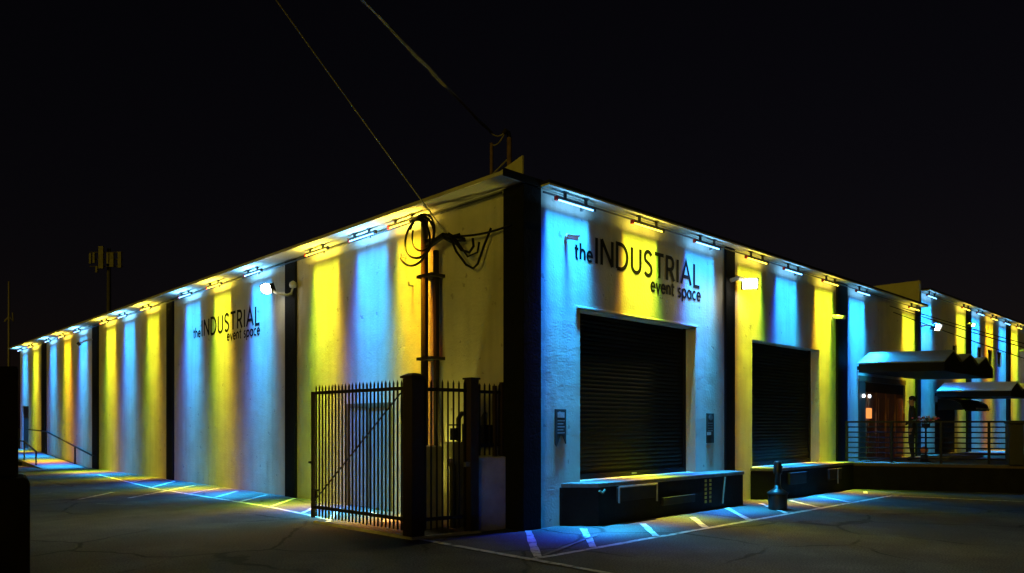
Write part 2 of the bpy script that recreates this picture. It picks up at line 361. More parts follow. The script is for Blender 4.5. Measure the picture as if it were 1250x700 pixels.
MB().box(.36, 45, 34.6, 35, 0, 5.2).box(44.6, 45, .4, 30, 0, 5.2).build('wall', M['wall'], bld)
MB().box(17.4, 17.55, .0, 24, 5.30, 6.12).build('parapet_wall', M['soffit'], bld)
# pilasters
for y0, y1 in ((7.06, 7.55), (14.42, 14.95), (21.87, 22.59), (29.69, 30.44)):
    MB().box(-.05, .0015, y0, y1, 0, WH - .004).build('pilaster', M['pil'], bld, bevel=.012)
MB().prism([(-.05, -.05), (.34, -.05), (.34, .002), (.002, .002), (.002, .40), (-.05, .40)], 0, WH - .004).build('pilaster', M['pil'], bld, bevel=.012)
for x0, x1, zt in ((5.78, 6.14, WH), (11.2, 11.83, WH), (17.0, 17.395, WH), (22.2, 22.7, 5.79), (27.6, 28.15, 5.79), (33.2, 33.7, 5.79)):
    MB().box(x0, x1, -.05, .0015, 0, zt - .004).build('pilaster', M['pil'], bld, bevel=.012)
# roof, eave slab on the left, thin cornice on the front
MB().box(0.02, 17.39, .36, 35, WH - .02, WH + .10).box(17.56, 45, .36, 35, 5.6, 5.78).build('roof', M['roof'], bld)
MB().box(-.48, .298, -.06, 35.1, WH + .022, WH + .085).build('eave', M['soffit'], bld, bevel=.008)
MB().box(-.486, .36, -.075, -.062, WH, WH + .115).build('eave_end', M['fascia'], bld)
MB().extrude([(-.02, .0, WH + .087), (-.02, .0, WH + .43), (-.02, 1.3, WH + .12), (-.02, 1.3, WH + .087)], (.03, 0, 0)).build('parapet_wall', M['soffit'], bld)
MB().box(.30, 17.38, -.255, .36, WH + .002, WH + .03).build('cornice', M['soffit'], bld)
MB().box(.30, 17.38, -.262, .36, WH + .032, WH + .075).build('roof_edge', M['fascia'], bld)
MB().box(17.56, 45, -.255, .35, 5.802, 5.83).build('cornice', M['soffit'], bld)
MB().box(17.56, 45, -.262, .35, 5.832, 5.875).build('roof_edge', M['fascia'], bld)
# roller doors with corrugated slats
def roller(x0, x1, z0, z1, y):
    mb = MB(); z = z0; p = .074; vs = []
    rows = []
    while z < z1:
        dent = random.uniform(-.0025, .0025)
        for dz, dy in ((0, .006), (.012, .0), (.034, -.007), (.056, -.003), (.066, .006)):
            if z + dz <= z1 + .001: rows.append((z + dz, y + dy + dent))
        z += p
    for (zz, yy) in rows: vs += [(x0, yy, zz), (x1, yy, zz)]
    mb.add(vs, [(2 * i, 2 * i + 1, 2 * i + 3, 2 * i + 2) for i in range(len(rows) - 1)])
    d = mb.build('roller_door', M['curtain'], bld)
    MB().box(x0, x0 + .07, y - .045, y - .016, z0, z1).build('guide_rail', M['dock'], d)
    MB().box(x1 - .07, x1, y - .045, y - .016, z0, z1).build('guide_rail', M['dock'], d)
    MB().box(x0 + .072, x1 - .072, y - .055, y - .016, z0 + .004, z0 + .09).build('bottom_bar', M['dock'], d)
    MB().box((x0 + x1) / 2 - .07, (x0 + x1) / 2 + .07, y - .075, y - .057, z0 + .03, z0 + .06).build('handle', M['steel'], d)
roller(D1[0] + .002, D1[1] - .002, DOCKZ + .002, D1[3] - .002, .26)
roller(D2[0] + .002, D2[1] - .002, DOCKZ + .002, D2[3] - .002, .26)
MB().box(D1[0] - .1, D1[1] + .04, -.035, -.001, D1[3] + .005, D1[3] + .05).build('lintel', M['wall'], bld, bevel=.012)
# docks
def dock(x0, x1, cut, yf=-.46):
    mb = MB().prism([(x0, -.001), (x0, -.02), (x0 + cut, yf), (x1, yf), (x1, -.001)], 0, DOCKZ - .072)
    d = mb.build('loading_dock', M['dock'], bld, bevel=.015)
    MB().prism([(x0 - .02, -.052 if x0 < 1 else -.002), (x0 + cut - .01, yf - .02), (x1 + .02, yf - .02), (x1 + .02, -.002)], DOCKZ - .07, DOCKZ).build('dock_slab', M['docktop'], d, bevel=.012)
    return d
d1 = dock(.80, 5.72, .42); d2 = dock(6.86, 11.15, .38)
MB().box(1.65, 2.65, -.53, -.462, .36, .585).build('dock_bumper', M['rubber'], d1, bevel=.01)
MB().tube([(1.63, -.545, .34), (1.63, -.545, .60), (2.67, -.545, .60), (2.67, -.545, .30)], .017, 6).build('bumper_frame', M['steel'], d1)
MB().box(2.9, 3.9, -.52, -.462, .20, .34).build('dock_bumper', M['rubber'], d1, bevel=.01)
for xx in (4.30, 4.46):
    mb = MB()
    for k in range(6): mb.box(xx, xx + .06, -.474, -.463, .14 + k * .078, .19 + k * .078)
    mb.build('hazard_mark', M['hazard'], d1)
MB().tube([(1.2, -.49, .56), (1.27, -.495, .52), (1.34, -.49, .57)], .02, 6).build('mooring_hook', M['pipe'], d1)
MB().box(7.6, 8.4, -.53, -.462, .30, .56).build('dock_bumper', M['rubber'], d2, bevel=.01)
MB().box(9.6, 10.3, -.53, -.462, .30, .56).build('dock_bumper', M['rubber'], d2, bevel=.01)
MB().tube([(10.02, -.55, .20), (10.02, -.55, .56)], .014, 6).build('bumper_frame', M['steel'], d2)
tag(MB().bar((4.98, -.49, .60), (4.84, -.52, .10), .035, .02).build('pale_stick', M['pipe']), 'pale wooden stick leaning on the dark face of the near loading dock', 'stick')
# steel door behind the gate
fr = MB().box(-.012, .10, 4.93, 5.03, 0.003, 2.02).box(-.012, .10, 3.46, 3.54, 0.003, 2.02).box(-.012, .10, 3.541, 4.929, 1.93, 2.02)
sdoor = fr.build('steel_door', M['doorframe'], bld)
lf = MB().box(-.009, .075, 4.30, 4.925, .02, 1.925).build('door_leaf', M['doorpaint'], sdoor)
MB().box(-.011, .075, 4.20, 4.29, .02, 1.925).build('mullion', M['doorframe'], sdoor)
MB().box(-.008, .08, 3.545, 4.19, .02, 1.925).build('door_leaf', M['doorpaint'], sdoor)
MB().tube([(.03, 4.84, .98), (-.05, 4.84, .98), (-.05, 4.72, .98)], .013, 6).build('handle', M['steel'], sdoor)
# far side door
fd = MB().box(.05, .11, 33.22, 34.48, .463, 2.49).build('far_door', M['darkbox'], bld)
MB().tube([(.05, 33.4, 1.4), (0, 33.4, 1.4), (0, 33.55, 1.4)], .02, 6).build('handle', M['steel'], fd)
# entrance: wooden doors in a dark surround
ent = MB().box(ENT[0] + .003, ENT[1] - .003, .05, .10, .645, 2.775).build('entrance', M['darkwood'], bld)
x = ENT[0] + .15
for i in range(4):
    wv = .63
    lf = MB().box(x, x + wv, .0, .048, .66, 2.50).build('door_leaf', M['wood'], ent)
    MB().box(x + .10, x + .53, -.022, -.001, .82, 1.40).box(x + .10, x + .53, -.022, -.001, 1.56, 2.36).box(x + .565, x + .595, -.06, -.001, 1.35, 1.95).build('door_panel', M['wood'], ent, bevel=.008)
    x += wv + .09
MB().box(ENT[0] - .42, ENT[0] - .002, -.03, -.002, .66, 2.78).build('entrance_trim', M['darkwood'], bld)
MB().box(ENT[0] - .42, ENT[1], -.03, -.002, 2.79, 2.93).build('entrance_trim', M['doorframe'], bld)
# dark doorway under the lower canopy
bd = MB().box(BDOOR[0] + .003, BDOOR[1] - .003, .10, .16, .645, 2.355).build('dark_doorway', M['darkbox'], bld)
for i in range(2):
    MB().box(BDOOR[0] + .08 + i * 1.12, BDOOR[0] + 1.15 + i * 1.12, .06, .098, .66, 2.28).build('door_leaf', M['fascia'], bd)
# small high windows on the far part
for (x0, x1, z0, z1) in [(23.6, 24.25, 3.9, 4.5), (25.0, 25.65, 3.9, 4.5), (26.3, 26.95, 3.9, 4.5), (20.7, 21.15, 3.55, 4.35)]:
    wf = MB().box(x0, x0 + .06, .05, .12, z0, z1).box(x1 - .06, x1, .05, .12, z0, z1).box(x0 + .061, x1 - .061, .05, .12, z1 - .06, z1).box(x0 + .061, x1 - .061, .05, .12, z0, z0 + .06).build('window', M['fascia'], bld)
    MB().box(x0 + .061, x1 - .061, .08, .09, z0 + .061, z1 - .061).build('pane', M['glass'], wf)

# ------------------------------------------------------------------ lettering
def arc(cx, cy, rx, ry, a0, a1, n=10):
    return [(cx + rx * math.cos(R(a0 + (a1 - a0) * i / n)), cy + ry * math.sin(R(a0 + (a1 - a0) * i / n))) for i in range(n + 1)]
CAPS = {
 'I': (.12, [[(.06, 0), (.06, 1)]]),
 'N': (.74, [[(.06, 0), (.06, 1)], [(.06, 1), (.68, 0)], [(.68, 0), (.68, 1)]]),
 'D': (.74, [[(.06, 0), (.06, 1), (.26, 1)] + arc(.26, .5, .42, .5, 90, -90, 14)[1:] + [(.06, 0)]]),
 'U': (.66, [[(.06, 1), (.06, .30)] + arc(.33, .29, .27, .29, 180, 360, 12) + [(.60, 1)]]),
 'S': (.56, [[(.50, .86)] + arc(.28, .755, .215, .245, 30, 215, 10)[1:] + [(.34, .49)] + arc(.27, .25, .23, .25, 40, -150, 10)]),
 'T': (.60, [[(.0, 1), (.60, 1)], [(.30, 0), (.30, 1)]]),
 'R': (.60, [[(.06, 0), (.06, 1), (.28, 1)] + arc(.28, .74, .23, .26, 90, -90, 10)[1:] + [(.06, .48)], [(.30, .48), (.56, 0)]]),
 'A': (.76, [[(.02, 0), (.38, 1), (.74, 0)], [(.15, .33), (.61, .33)]]),
 'L': (.48, [[(.06, 1), (.06, 0), (.48, 0)]]),
}
X_ = .64
LOW = {
 't': (.42, [[(.18, .88), (.18, .14)] + arc(.29, .14, .11, .12, 180, 290, 6)[1:], [(.02, X_), (.38, X_)]]),
 'h': (.58, [[(.07, 0), (.07, 1.05)], [(.07, .36)] + arc(.28, .40, .21, .24, 180, 0, 10)[1:] + [(.49, 0)]]),
 'n': (.58, [[(.07, 0), (.07, X_)], [(.07, .36)] + arc(.28, .40, .21, .24, 180, 0, 10)[1:] + [(.49, 0)]]),
 'e': (.62, [[(.07, .34), (.55, .34)] + arc(.31, .32, .24, .31, 5, 320, 16)]),
 'v': (.54, [[(.03, X_), (.27, 0), (.51, X_)]]),
 's': (.46, [arc(.23, .47, .15, .16, 35, 215, 8) + arc(.22, .16, .16, .16, 50, -145, 8)]),
 'p': (.64, [[(.07, X_), (.07, -.32)], arc(.33, .32, .25, .31, 0, 360, 18)]),
 'a': (.64, [[(.57, X_), (.57, 0)], arc(.31, .32, .25, .31, 0, 360, 18)]),
 'c': (.54, [arc(.32, .32, .25, .31, 48, 312, 14)]),
 ' ': (.28, []),
}
def stroke_mesh(strokes, wd, T):
    """thick flat strokes, T maps (u, v, d) to world"""
    mb = MB()
    for si, pl in enumerate(strokes):
        P = [Vector(p) for p in pl]; lft, rgt = [], []
        for i, p in enumerate(P):
            d0 = (P[i] - P[i - 1]).normalized() if i else (P[1] - P[0]).normalized()
            d1 = (P[i + 1] - P[i]).normalized() if i < len(P) - 1 else d0
            t = (d0 + d1)
            t = t.normalized() if t.length > 1e-3 else d1
            nn = Vector((-t.y, t.x)); k = wd / 2 / max(.42, abs(nn.dot(Vector((-d0.y, d0.x)))))
            lft.append(p + nn * k); rgt.append(p - nn * k)
        dd = .003 + si * .0015
        n = len(P)
        vs = [T(q.x, q.y, dd) for q in lft] + [T(q.x, q.y, dd) for q in rgt] + [T(q.x, q.y, .001) for q in lft] + [T(q.x, q.y, .001) for q in rgt]
        fs = []
        for i in range(n - 1):
            fs += [(i, i + 1, n + i + 1, n + i), (i, 2 * n + i, 2 * n + i + 1, i + 1), (n + i, n + i + 1, 3 * n + i + 1, 3 * n + i)]
        fs += [(0, n, 3 * n, 2 * n), (n - 1, 2 * n - 1 + 0, 4 * n - 1, 3 * n - 1)]
        mb.add(vs, fs)
    return mb
def word(txt, table, u0, u1, v0, hgt, wd, gap, T, parent):
    tot = sum(table[c][0] for c in txt) + gap * (len(txt) - 1); sx = (u1 - u0) / tot; u = u0
    for c in txt:
        w_, st = table[c]
        if st:
            S = [[(u + a * sx, v0 + b * hgt) for a, b in pl] for pl in st]
            stroke_mesh(S, wd, T).build('letter', M['letter'], parent)
        u += (w_ + gap) * sx
sg = thing('wall_sign', 'black lettering "the INDUSTRIAL event space" on the front wall above the near roller door', 'sign', (3.0, 0, 4.3))
TF = lambda u, v, d: (u, -.001 - d, v)
word('INDUSTRIAL', CAPS, 1.69, 4.86, 4.30, .43, .068, .17, TF, sg)
word('the', LOW, 1.16, 1.62, 4.305, .255, .046, .10, TF, sg)
word('event space', LOW, 3.24, 4.90, 4.035, .25, .044, .10, TF, sg)
sg2 = thing('wall_sign', 'black lettering "the INDUSTRIAL event space" on the long side wall beyond the floodlight', 'sign', (0, 10.6, 4.0))
TL = lambda u, v, d: (-.001 - d, -u, v)
word('INDUSTRIAL', CAPS, -12.40, -8.90, 4.0, .43, .070, .17, TL, sg2)
word('the', LOW, -12.98, -12.48, 4.0, .26, .045, .10, TL, sg2)
word('event space', LOW, -10.76, -8.88, 3.75, .25, .042, .10, TL, sg2)

# ------------------------------------------------------------------ wall washing light bars
def beam_light(name, axis, perp_axis, lobe, cols, power, tilt=.052, s0=.090):
    """area lamp whose nodes give the narrow beam of a wall washer: tight along the bar, wider across it"""
    ld = bpy.data.lights.new(name, 'AREA'); ld.shape = 'RECTANGLE'; ld.size = 1.0; ld.size_y = .05; ld.energy = power
    ld.use_nodes = True; t = ld.node_tree; n = t.nodes; L = t.links
    em = n['Emission']
    inc = n.new('ShaderNodeNewGeometry').outputs['Incoming']
    def dot(v):
        d = n.new('ShaderNodeVectorMath'); d.operation = 'DOT_PRODUCT'; d.inputs[1].default_value = v; L.new(inc, d.inputs[0]); return d.outputs['Value']
    def op(o, a, b=None, c=None):
        m = n.new('ShaderNodeMath'); m.operation = o
        for k, q in enumerate((a, b, c)):
            if q is None: continue
            if isinstance(q, (int, float)): m.inputs[k].default_value = q
            else: L.new(q, m.inputs[k])
        return m.outputs[0]
    al = dot(axis); pe = dot(perp_axis); dn = op('ABSOLUTE', dot((0, 0, 1)))
    q = op('MULTIPLY', op('SUBTRACT', op('ABSOLUTE', pe), tilt), 1 / s0)
    fp = op('DIVIDE', 1.0, op('MULTIPLY_ADD', q, q, 1.0))
    q2 = op('MULTIPLY', pe, 1 / .26)
    fp = op('ADD', fp, op('DIVIDE', .14, op('MULTIPLY_ADD', q2, q2, 1.0)))
    q3 = op('MULTIPLY', op('SUBTRACT', pe, -.165), 1 / .085)          # a second lobe towards the ground in front of the wall
    fp = op('ADD', fp, op('MULTIPLY', lobe, op('EXPONENT', op('MULTIPLY', op('MULTIPLY', q3, q3), -1.0))))
    cut = n.new('ShaderNodeMapRange'); cut.interpolation_type = 'SMOOTHSTEP'; cut.inputs[1].default_value = .25; cut.inputs[2].default_value = .97; L.new(dn, cut.inputs[0])
    fp = op('MULTIPLY', fp, cut.outputs[0])
    cb = n.new('ShaderNodeCombineXYZ')
    for k, (amp, off, sig, base) in enumerate(cols):
        g = op('MULTIPLY', op('SUBTRACT', al, off), 1 / sig)
        g = op('EXPONENT', op('MULTIPLY', op('MULTIPLY', g, g), -1.0))
        g = op('MULTIPLY_ADD', g, amp, base)
        L.new(op('MULTIPLY', g, fp), cb.inputs[k])
    L.new(cb.outputs[0], em.inputs['Color']); em.inputs['Strength'].default_value = 1.0
    return ld
BL = [(.030, 0, .090, .0001), (.44, .014, .126, .0005), (1.0, -.024, .168, .0016)]
YL = [(.94, -.030, .106, .0014), (.92, .014, .112, .0014), (.034, 0, .09, .0001)]
AM = [(1.0, -.036, .112, .0016), (.66, .018, .110, .0012), (.014, 0, .09, .0001)]
WIDE = 1.3      # the older bars along the side wall spread a little more
PWR = 2400
LD = {}
def spill_light(name, col, power):
    ld = bpy.data.lights.new(name, 'AREA'); ld.shape = 'RECTANGLE'; ld.size = .94; ld.size_y = .03; ld.energy = power; ld.color = col
    return ld
SPILL = {}
for k_, f_ in (('L', 8.0), ('R', 2.2)):
    for c_, rgb in (('blue', (.16, .52, 1.0)), ('yellow', (1, .78, .07)), ('amber', (1, .66, .06))): SPILL[k_ + c_] = spill_light('spill_' + c_, rgb, 3.0 * f_)
for key, cols, pw in (('blue', BL, 1.02), ('yellow', YL, .76), ('amber', AM, .8)):
    fl = -1 if key == 'blue' else 1
    LD['L' + key] = beam_light('light_bar_lamp_' + key, (0, 1, 0), (1, 0, 0), .8, [(a_ / 1.15, o_ * fl, s_ * (1.12 if key == 'blue' else WIDE), b_ * 1.5) for a_, o_, s_, b_ in cols], PWR * pw)
    LD['R' + key] = beam_light('light_bar_lamp_' + key, (1, 0, 0), (0, 1, 0), 1.5 if key == 'blue' else .38, cols, PWR * pw)
def bar_parts(L=.96):
    """meshes of one light bar, long axis local X, wall towards +Y"""
    hs = MB().box(-L / 2 + .03, L / 2 - .03, -.022, .022, .010, .040).mesh('housing', M['housing'])
    cap = MB().box(-.025, .025, -.024, .024, -.022, .042).mesh('end_cap', M['redcap']); cap2 = MB().box(-.025, .025, -.024, .024, -.022, .042).mesh('end_cap', M['housing'])
    tb = {c: MB().tube([(-L / 2 + .03, 0, -.006), (L / 2 - .03, 0, -.006)], .012, 8).mesh('light_tube', M['em_blue' if c == 'blue' else 'em_yellow']) for c in ('blue', 'yellow')}
    br = {k: MB().box(-.018, .018, -.02, .02, .041, h).box(-.05, .05, -.04, .04, h + .001, h + .012).mesh('bracket', M['housing']) for k, h in (('L', .10), ('R', .137))}
    kn = MB().tube([(0, .045, .01), (0, .045, -.05)], .03, 8).mesh('driver_knob', M['housing'], smooth=True)
    return hs, cap, cap2, tb, br, kn
BP = bar_parts(); RV = random.Random(5)
ORD = ['first', 'second', 'third', 'fourth', 'fifth', 'sixth', 'seventh', 'eighth', 'ninth', 'tenth', 'eleventh', 'twelfth', 'thirteenth', 'fourteenth', 'fifteenth']
def light_bar(sidek, pos, col, label, knob=True):
    z = 5.157 if sidek == 'L' else 5.10 if pos < 17.4 else 5.65
    loc = (-.22, pos, z) if sidek == 'L' else (pos, -.17, z)
    t = thing('light_bar', label, 'wall light', loc, 'wall washing light bars under the roof edge')
    t.rotation_euler = (0, 0, R(-90)) if sidek == 'L' else (0, 0, 0)     # local +Y towards the wall
    hs, cap, cap2, tb, br, kn = BP
    def put(nm, me, l):
        o = bpy.data.objects.new(nm, me); COL.objects.link(o); o.parent = t; o.location = l; return o
    put('housing', hs, (0, 0, 0)); put('end_cap', cap, (-.45, 0, 0)); put('end_cap', cap2, (.45, 0, 0))
    put('light_tube', tb['blue' if col == 'blue' else 'yellow'], (0, 0, 0))
    put('bracket', br[sidek], (-.25, 0, 0)); put('bracket', br[sidek], (.25, 0, 0))
    if knob: put('driver_knob', kn, (.2, 0, 0))
    ld = LD[sidek + col].copy(); ld.energy *= RV.uniform(.84, 1.14)      # no two bars are equally bright
    lo = bpy.data.objects.new('lamp', ld); COL.objects.link(lo); lo.parent = t; lo.location = (0, 0, -.040)
    up = bpy.data.objects.new('spill_lamp', SPILL[sidek + col]); COL.objects.link(up); up.parent = t; up.location = (0, -.03, -.13); up.rotation_euler = (R(180), 0, 0)
    return t
LB = [(2.78, 'amber'), (4.12, 'blue'), (5.83, 'yellow'), (8.80, 'blue'), (11.03, 'yellow'), (13.0, 'blue'), (16.2, 'yellow'), (18.45, 'blue'), (20.45, 'yellow'),
      (23.9, 'blue'), (26.2, 'amber'), (28.5, 'blue'), (31.7, 'yellow'), (33.9, 'blue')]
WHL = ['beside the cable pole', 'above the steel door', 'above the gate end', 'beside the white floodlight', 'above the side lettering', 'before the second pilaster',
       'past the second pilaster', 'below the far cell tower', 'before the third pilaster', 'past the third pilaster', 'above the handrail start', 'before the last pilaster', 'past the last pilaster', 'at the far end']
for i, (p, c) in enumerate(LB):
    light_bar('L', p, c, f'{c} light bar under the side eave {WHL[i]}, {ORD[i]} from the corner')
RB = [(1.0, 'blue'), (2.93, 'yellow'), (4.87, 'blue'), (6.82, 'yellow'), (8.50, 'blue'), (10.5, 'yellow'), (12.53, 'blue'), (16.42, 'yellow'),
      (18.0, 'blue'), (21.6, 'yellow'), (23.35, 'blue'), (25.2, 'amber'), (27.05, 'blue'), (28.95, 'yellow'), (31.5, 'blue')]
WHR = ['by the corner pilaster', 'above the lettering', 'right of the lettering', 'above the boxy floodlight', 'above the second roller door', 'before the second pilaster', 'above the zigzag canopy',
       'before the roof step', 'past the roof step', 'by the first far pilaster', 'above the first tiny window', 'above the second tiny window', 'above the third tiny window', 'by the second far pilaster', 'by the picture edge']
for i, (p, c) in enumerate(RB):
    light_bar('R', p, c, f'{c} light bar on the front wall {WHR[i]}, {ORD[i]} from the corner', i % 2 == 0)
# cable conduits that feed the bars
mb = MB().tube([(-.055, .42, 5.20), (-.055, 34.9, 5.20)], .018, 6)
tag(mb.build('conduit_pipe', M['housing']), 'thin dark conduit running under the side wall eave', 'conduit')
mb = MB().tube([(.36, -.075, 5.19), (17.3, -.075, 5.19)], .016, 6)
tag(mb.build('conduit_pipe', M['housing']), 'thin dark conduit under the front roof edge up to the roof step', 'conduit')
mb = MB().tube([(17.45, -.075, 5.73), (33, -.075, 5.73)], .016, 6)
tag(mb.build('conduit_pipe', M['housing']), 'thin dark conduit under the taller far roof edge', 'conduit')

# ------------------------------------------------------------------ floodlights
def flood(loc, aim, label, power, size=1.0, bent=False):
    t = thing('floodlight', label, 'floodlight', loc, 'white floodlights on the pilasters')
    l = Vector(loc); d = Vector(aim).normalized()
    q = d.to_track_quat('-Z', 'Y'); u = q @ Vector((0, 1, 0)); r = q @ Vector((1, 0, 0)); s = size
    MB().bar(l - d * .12 * s, l + d * .02 * s, .30 * s, .22 * s, u).build('lamp_head', M['white'], t, bevel=.01)
    MB().bar(l + d * .021 * s, l + d * .05 * s, .26 * s, .18 * s, u).build('lens', M['em_white'], t)
    for k in (-1, 1): MB().bar(l + r * .155 * s * k - d * .10 * s, l + r * .155 * s * k + d * .08 * s, .012, .24 * s, u).build('side_flange', M['housing'], t)
    return t, l, d
def flood_lamp(t, l, d, power, spread, off=.07):
    ld = bpy.data.lights.new('flood_lamp', 'AREA'); ld.shape = 'RECTANGLE'; ld.size = .24; ld.size_y = .16; ld.energy = power; ld.color = (1, .90, .36); ld.spread = R(spread)
    o = bpy.data.objects.new('flood_lamp', ld); COL.objects.link(o); o.parent = t; o.location = d * off; o.rotation_euler = d.to_track_quat('-Z', 'Y').to_euler()
def glow(t, l, d, power):
    ld = bpy.data.lights.new('lens_glow', 'POINT'); ld.energy = power; ld.shadow_soft_size = .06; ld.color = (1, .86, .52)
    o = bpy.data.objects.new('lens_glow', ld); COL.objects.link(o); o.parent = t; o.location = d * .16
t, l, d = flood((-.42, 7.62, 4.62), (-.78, -.42, -.46), 'glaring white floodlight on a bent arm at the side wall pilaster', 60, .85)
flood_lamp(t, l, d, 200, 115); glow(t, l, d, 5)
MB().tube([(-.05, 7.22, 4.5), (-.16, 7.22, 4.45), (-.30, 7.42, 4.50), (-.37, 7.56, 4.60)], .03, 8).build('arm', M['pale'], t, smooth=True)
MB().lathe((-.09, 7.08, 4.66), [(.02, -.06), (.07, -.05), (.085, 0), (.07, .06), (.02, .09)], 12).build('photocell', M['pale'], t, smooth=True)
MB().tube([(-.09, 7.08, 4.62), (-.09, 7.16, 4.50)], .022, 6).build('photocell_arm', M['pale'], t)
MB().lathe(tuple(l + d * .03), [(.06, -.10), (.11, -.06), (.125, 0), (.11, .06), (.06, .10)], 14).build('lens_dome', M['em_white'], t, smooth=True)
t, l, d = flood((6.28, -.30, 4.52), (-.76, -.55, -.35), 'boxy white floodlight glowing at the first front pilaster beside the sign', 60, 1.0)
flood_lamp(t, l, d, 45, 115); glow(t, l, d, 4)
MB().tube([(5.96, -.05, 4.58), (5.96, -.22, 4.60), (6.15, -.22, 4.60)], .045, 8).build('arm', M['pale'], t)
t, l, d = flood((18.0, -.30, 4.68), (-.3, -.8, -.4), 'white floodlight at the roof step above the zigzag canopy', 30, .9)
flood_lamp(t, l, d, 2.5, 100)
MB().tube([(17.5, -.001, 4.72), (17.5, -.22, 4.72), (17.9, -.24, 4.72)], .04, 8).build('arm', M['pale'], t)
t, l, d = flood((-.30, 23.35, 4.62), (-.7, .2, -.6), 'small white floodlight beside the third side wall pilaster', 20, .55)
flood_lamp(t, l, d, 6, 170)
MB().tube([(-.05, 22.5, 4.75), (-.2, 22.8, 4.72), (-.27, 23.25, 4.66)], .03, 6).build('arm', M['pale'], t)
t, l, d = flood((30.2, -.32, 4.75), (-.2, -.7, -.6), 'small white floodlight on the far wall near the picture edge', 10, .7)
flood_lamp(t, l, d, 6, 170)
MB().tube([(29.6, -.001, 4.75), (29.6, -.25, 4.76), (30.1, -.26, 4.76)], .04, 6).build('arm', M['pale'], t)
t, l, d = flood((21.95, -.28, 5.12), (-.3, -.7, -.4), 'tiny warm lamp high beside the first far pilaster', 4, .45)
MB().tube([(22.2, -.051, 5.2), (22.0, -.2, 5.18)], .025, 6).build('arm', M['pale'], t)

# camera-like units on the wall
t = thing('security_camera', 'small pale security camera on the front wall left of the sign', 'camera', (.95, 0, 4.6))
MB().lathe((.95, -.04, 4.61), [(.035, -.04), (.045, 0), (.035, .04)], 12).build('base', M['white'], t, smooth=True)
MB().bar((.95, -.06, 4.60), (1.05, -.19, 4.57), .06, .06).build('camera_body', M['white'], t, bevel=.012)
MB().bar((.94, -.05, 4.642), (1.06, -.21, 4.61), .075, .010).build('sun_hood', M['white'], t)
t = thing('security_camera', 'small pale camera on the yellow wall before the second front pilaster', 'camera', (10.95, 0, 4.3))
MB().lathe((10.95, -.06, 4.32), [(.04, -.05), (.05, 0), (.04, .05)], 10).build('base', M['white'], t, smooth=True)
MB().bar((10.95, -.09, 4.32), (10.85, -.36, 4.27), .10, .09).build('camera_body', M['white'], t, bevel=.015)
for zz, yy, lb in ((4.62, 3.02, 'upper of two small hooks on the amber lit side wall'), (4.08, 2.8, 'lower of two small hooks on the amber lit side wall')):
    tag(MB().tube([(0.0, yy, zz), (-.09, yy, zz), (-.10, yy, zz + .06)], .014, 6).build('wall_hook', M['steel']), lb, 'hook', 'hooks on the side wall')

# plaques by the roller door
t = thing('wall_plaque', 'dark swallow-tailed plaque with a pale emblem and small text beside the corner pilaster', 'plaque', (.8, 0, 1.5))
MB().extrude([(.69, -.002, 1.85), (.94, -.002, 1.85), (.94, -.002, 1.30), (.87, -.002, 1.42), (.81, -.002, 1.44), (.72, -.002, 1.26), (.69, -.002, 1.30)][::-1], (0, -.02, 0)).build('board', M['plaque'], t)
MB().box(.735, .895, -.027, -.023, 1.715, 1.80).box(.76, .80, -.031, -.0275, 1.77, 1.81).build('emblem', M['pale'], t)
mb = MB()
for k in range(5): mb.box(.735, .90 - (k % 2) * .03, -.026, -.023, 1.66 - k * .048, 1.672 - k * .048)
mb.build('text_line', M['pale'], t, kind='stuff')
t = thing('wall_plaque', 'narrow dark plaque with round emblem and a white sticker right of the near roller door', 'plaque', (5.2, 0, 1.5))
MB().box(5.10, 5.36, -.022, -.002, 1.24, 1.83).build('board', M['plaque'], t)
mb = MB(); mb.extrude([(5.23 + .075 * math.cos(a * math.pi / 8), -.023, 1.75 + .06 * math.sin(a * math.pi / 8)) for a in range(16)], (0, -.004, 0)); mb.build('emblem', M['steel'], t)
mb = MB()
for k in range(4): mb.box(5.14, 5.31, -.026, -.023, 1.625 - k * .05, 1.645 - k * .05)
mb.build('text_line', M['steel'], t, kind='stuff')
MB().box(5.09, 5.24, -.029, -.0235, 1.40, 1.46).build('sticker', M['pale'], t)

# ------------------------------------------------------------------ cable pole, coil and overhead wires
t = thing('cable_pole', 'tall dark brown cable riser pole against the amber lit side wall', 'pole', (-.18, 2.1, 0))
MB().tube([(-.20, 2.20, 0), (-.20, 2.20, 5.0)], .066, 10).build('riser', M['pole'], t, smooth=True)
MB().tube([(-.13, 1.95, 0), (-.13, 1.97, 4.55)], .05, 8).build('conduit', M['pole'], t, smooth=True)
MB().tube([(-.20, 2.20, 4.98), (-.20, 2.20, 5.06), (-.26, 2.16, 5.12), (-.38, 2.12, 5.08)], [.066, .07, .07, .05], 10).build('weatherhead', M['pole'], t, smooth=True)
for zz in (1.2, 2.7, 4.1): MB().box(-.30, -.005, 1.88, 2.30, zz, zz + .05).build('strap', M['pole'], t)
def ring(c, rx, rz, a0, a1, dx=0, n=26): return [(c[0] + dx * i / n, c[1] + rx * math.cos(R(a0 + (a1 - a0) * i / n)), c[2] + rz * math.sin(R(a0 + (a1 - a0) * i / n))) for i in range(n + 1)]
mb = MB()
mb.tube(ring((-.34, 2.20, 4.78), .42, .34, 60, 420, .05), .022, 6); mb.tube(ring((-.38, 2.30, 4.70), .46, .38, 80, 330, .04), .02, 6); mb.tube(ring((-.36, 2.08, 4.84), .33, .30, 20, 380, .06), .018, 6)
tag(mb.build('cable_coil', M['cable'], smooth=True), 'looped coil of black cable hanging at the top of the brown pole', 'cable coil')
mb = MB()
hub = Vector((-.25, 1.55, 4.72))
def sag(a, b, s, n=12): 
    a = Vector(a); b = Vector(b)
    return [a + (b - a) * i / n - Vector((0, 0, s * 4 * (i / n) * (1 - i / n))) for i in range(n + 1)]
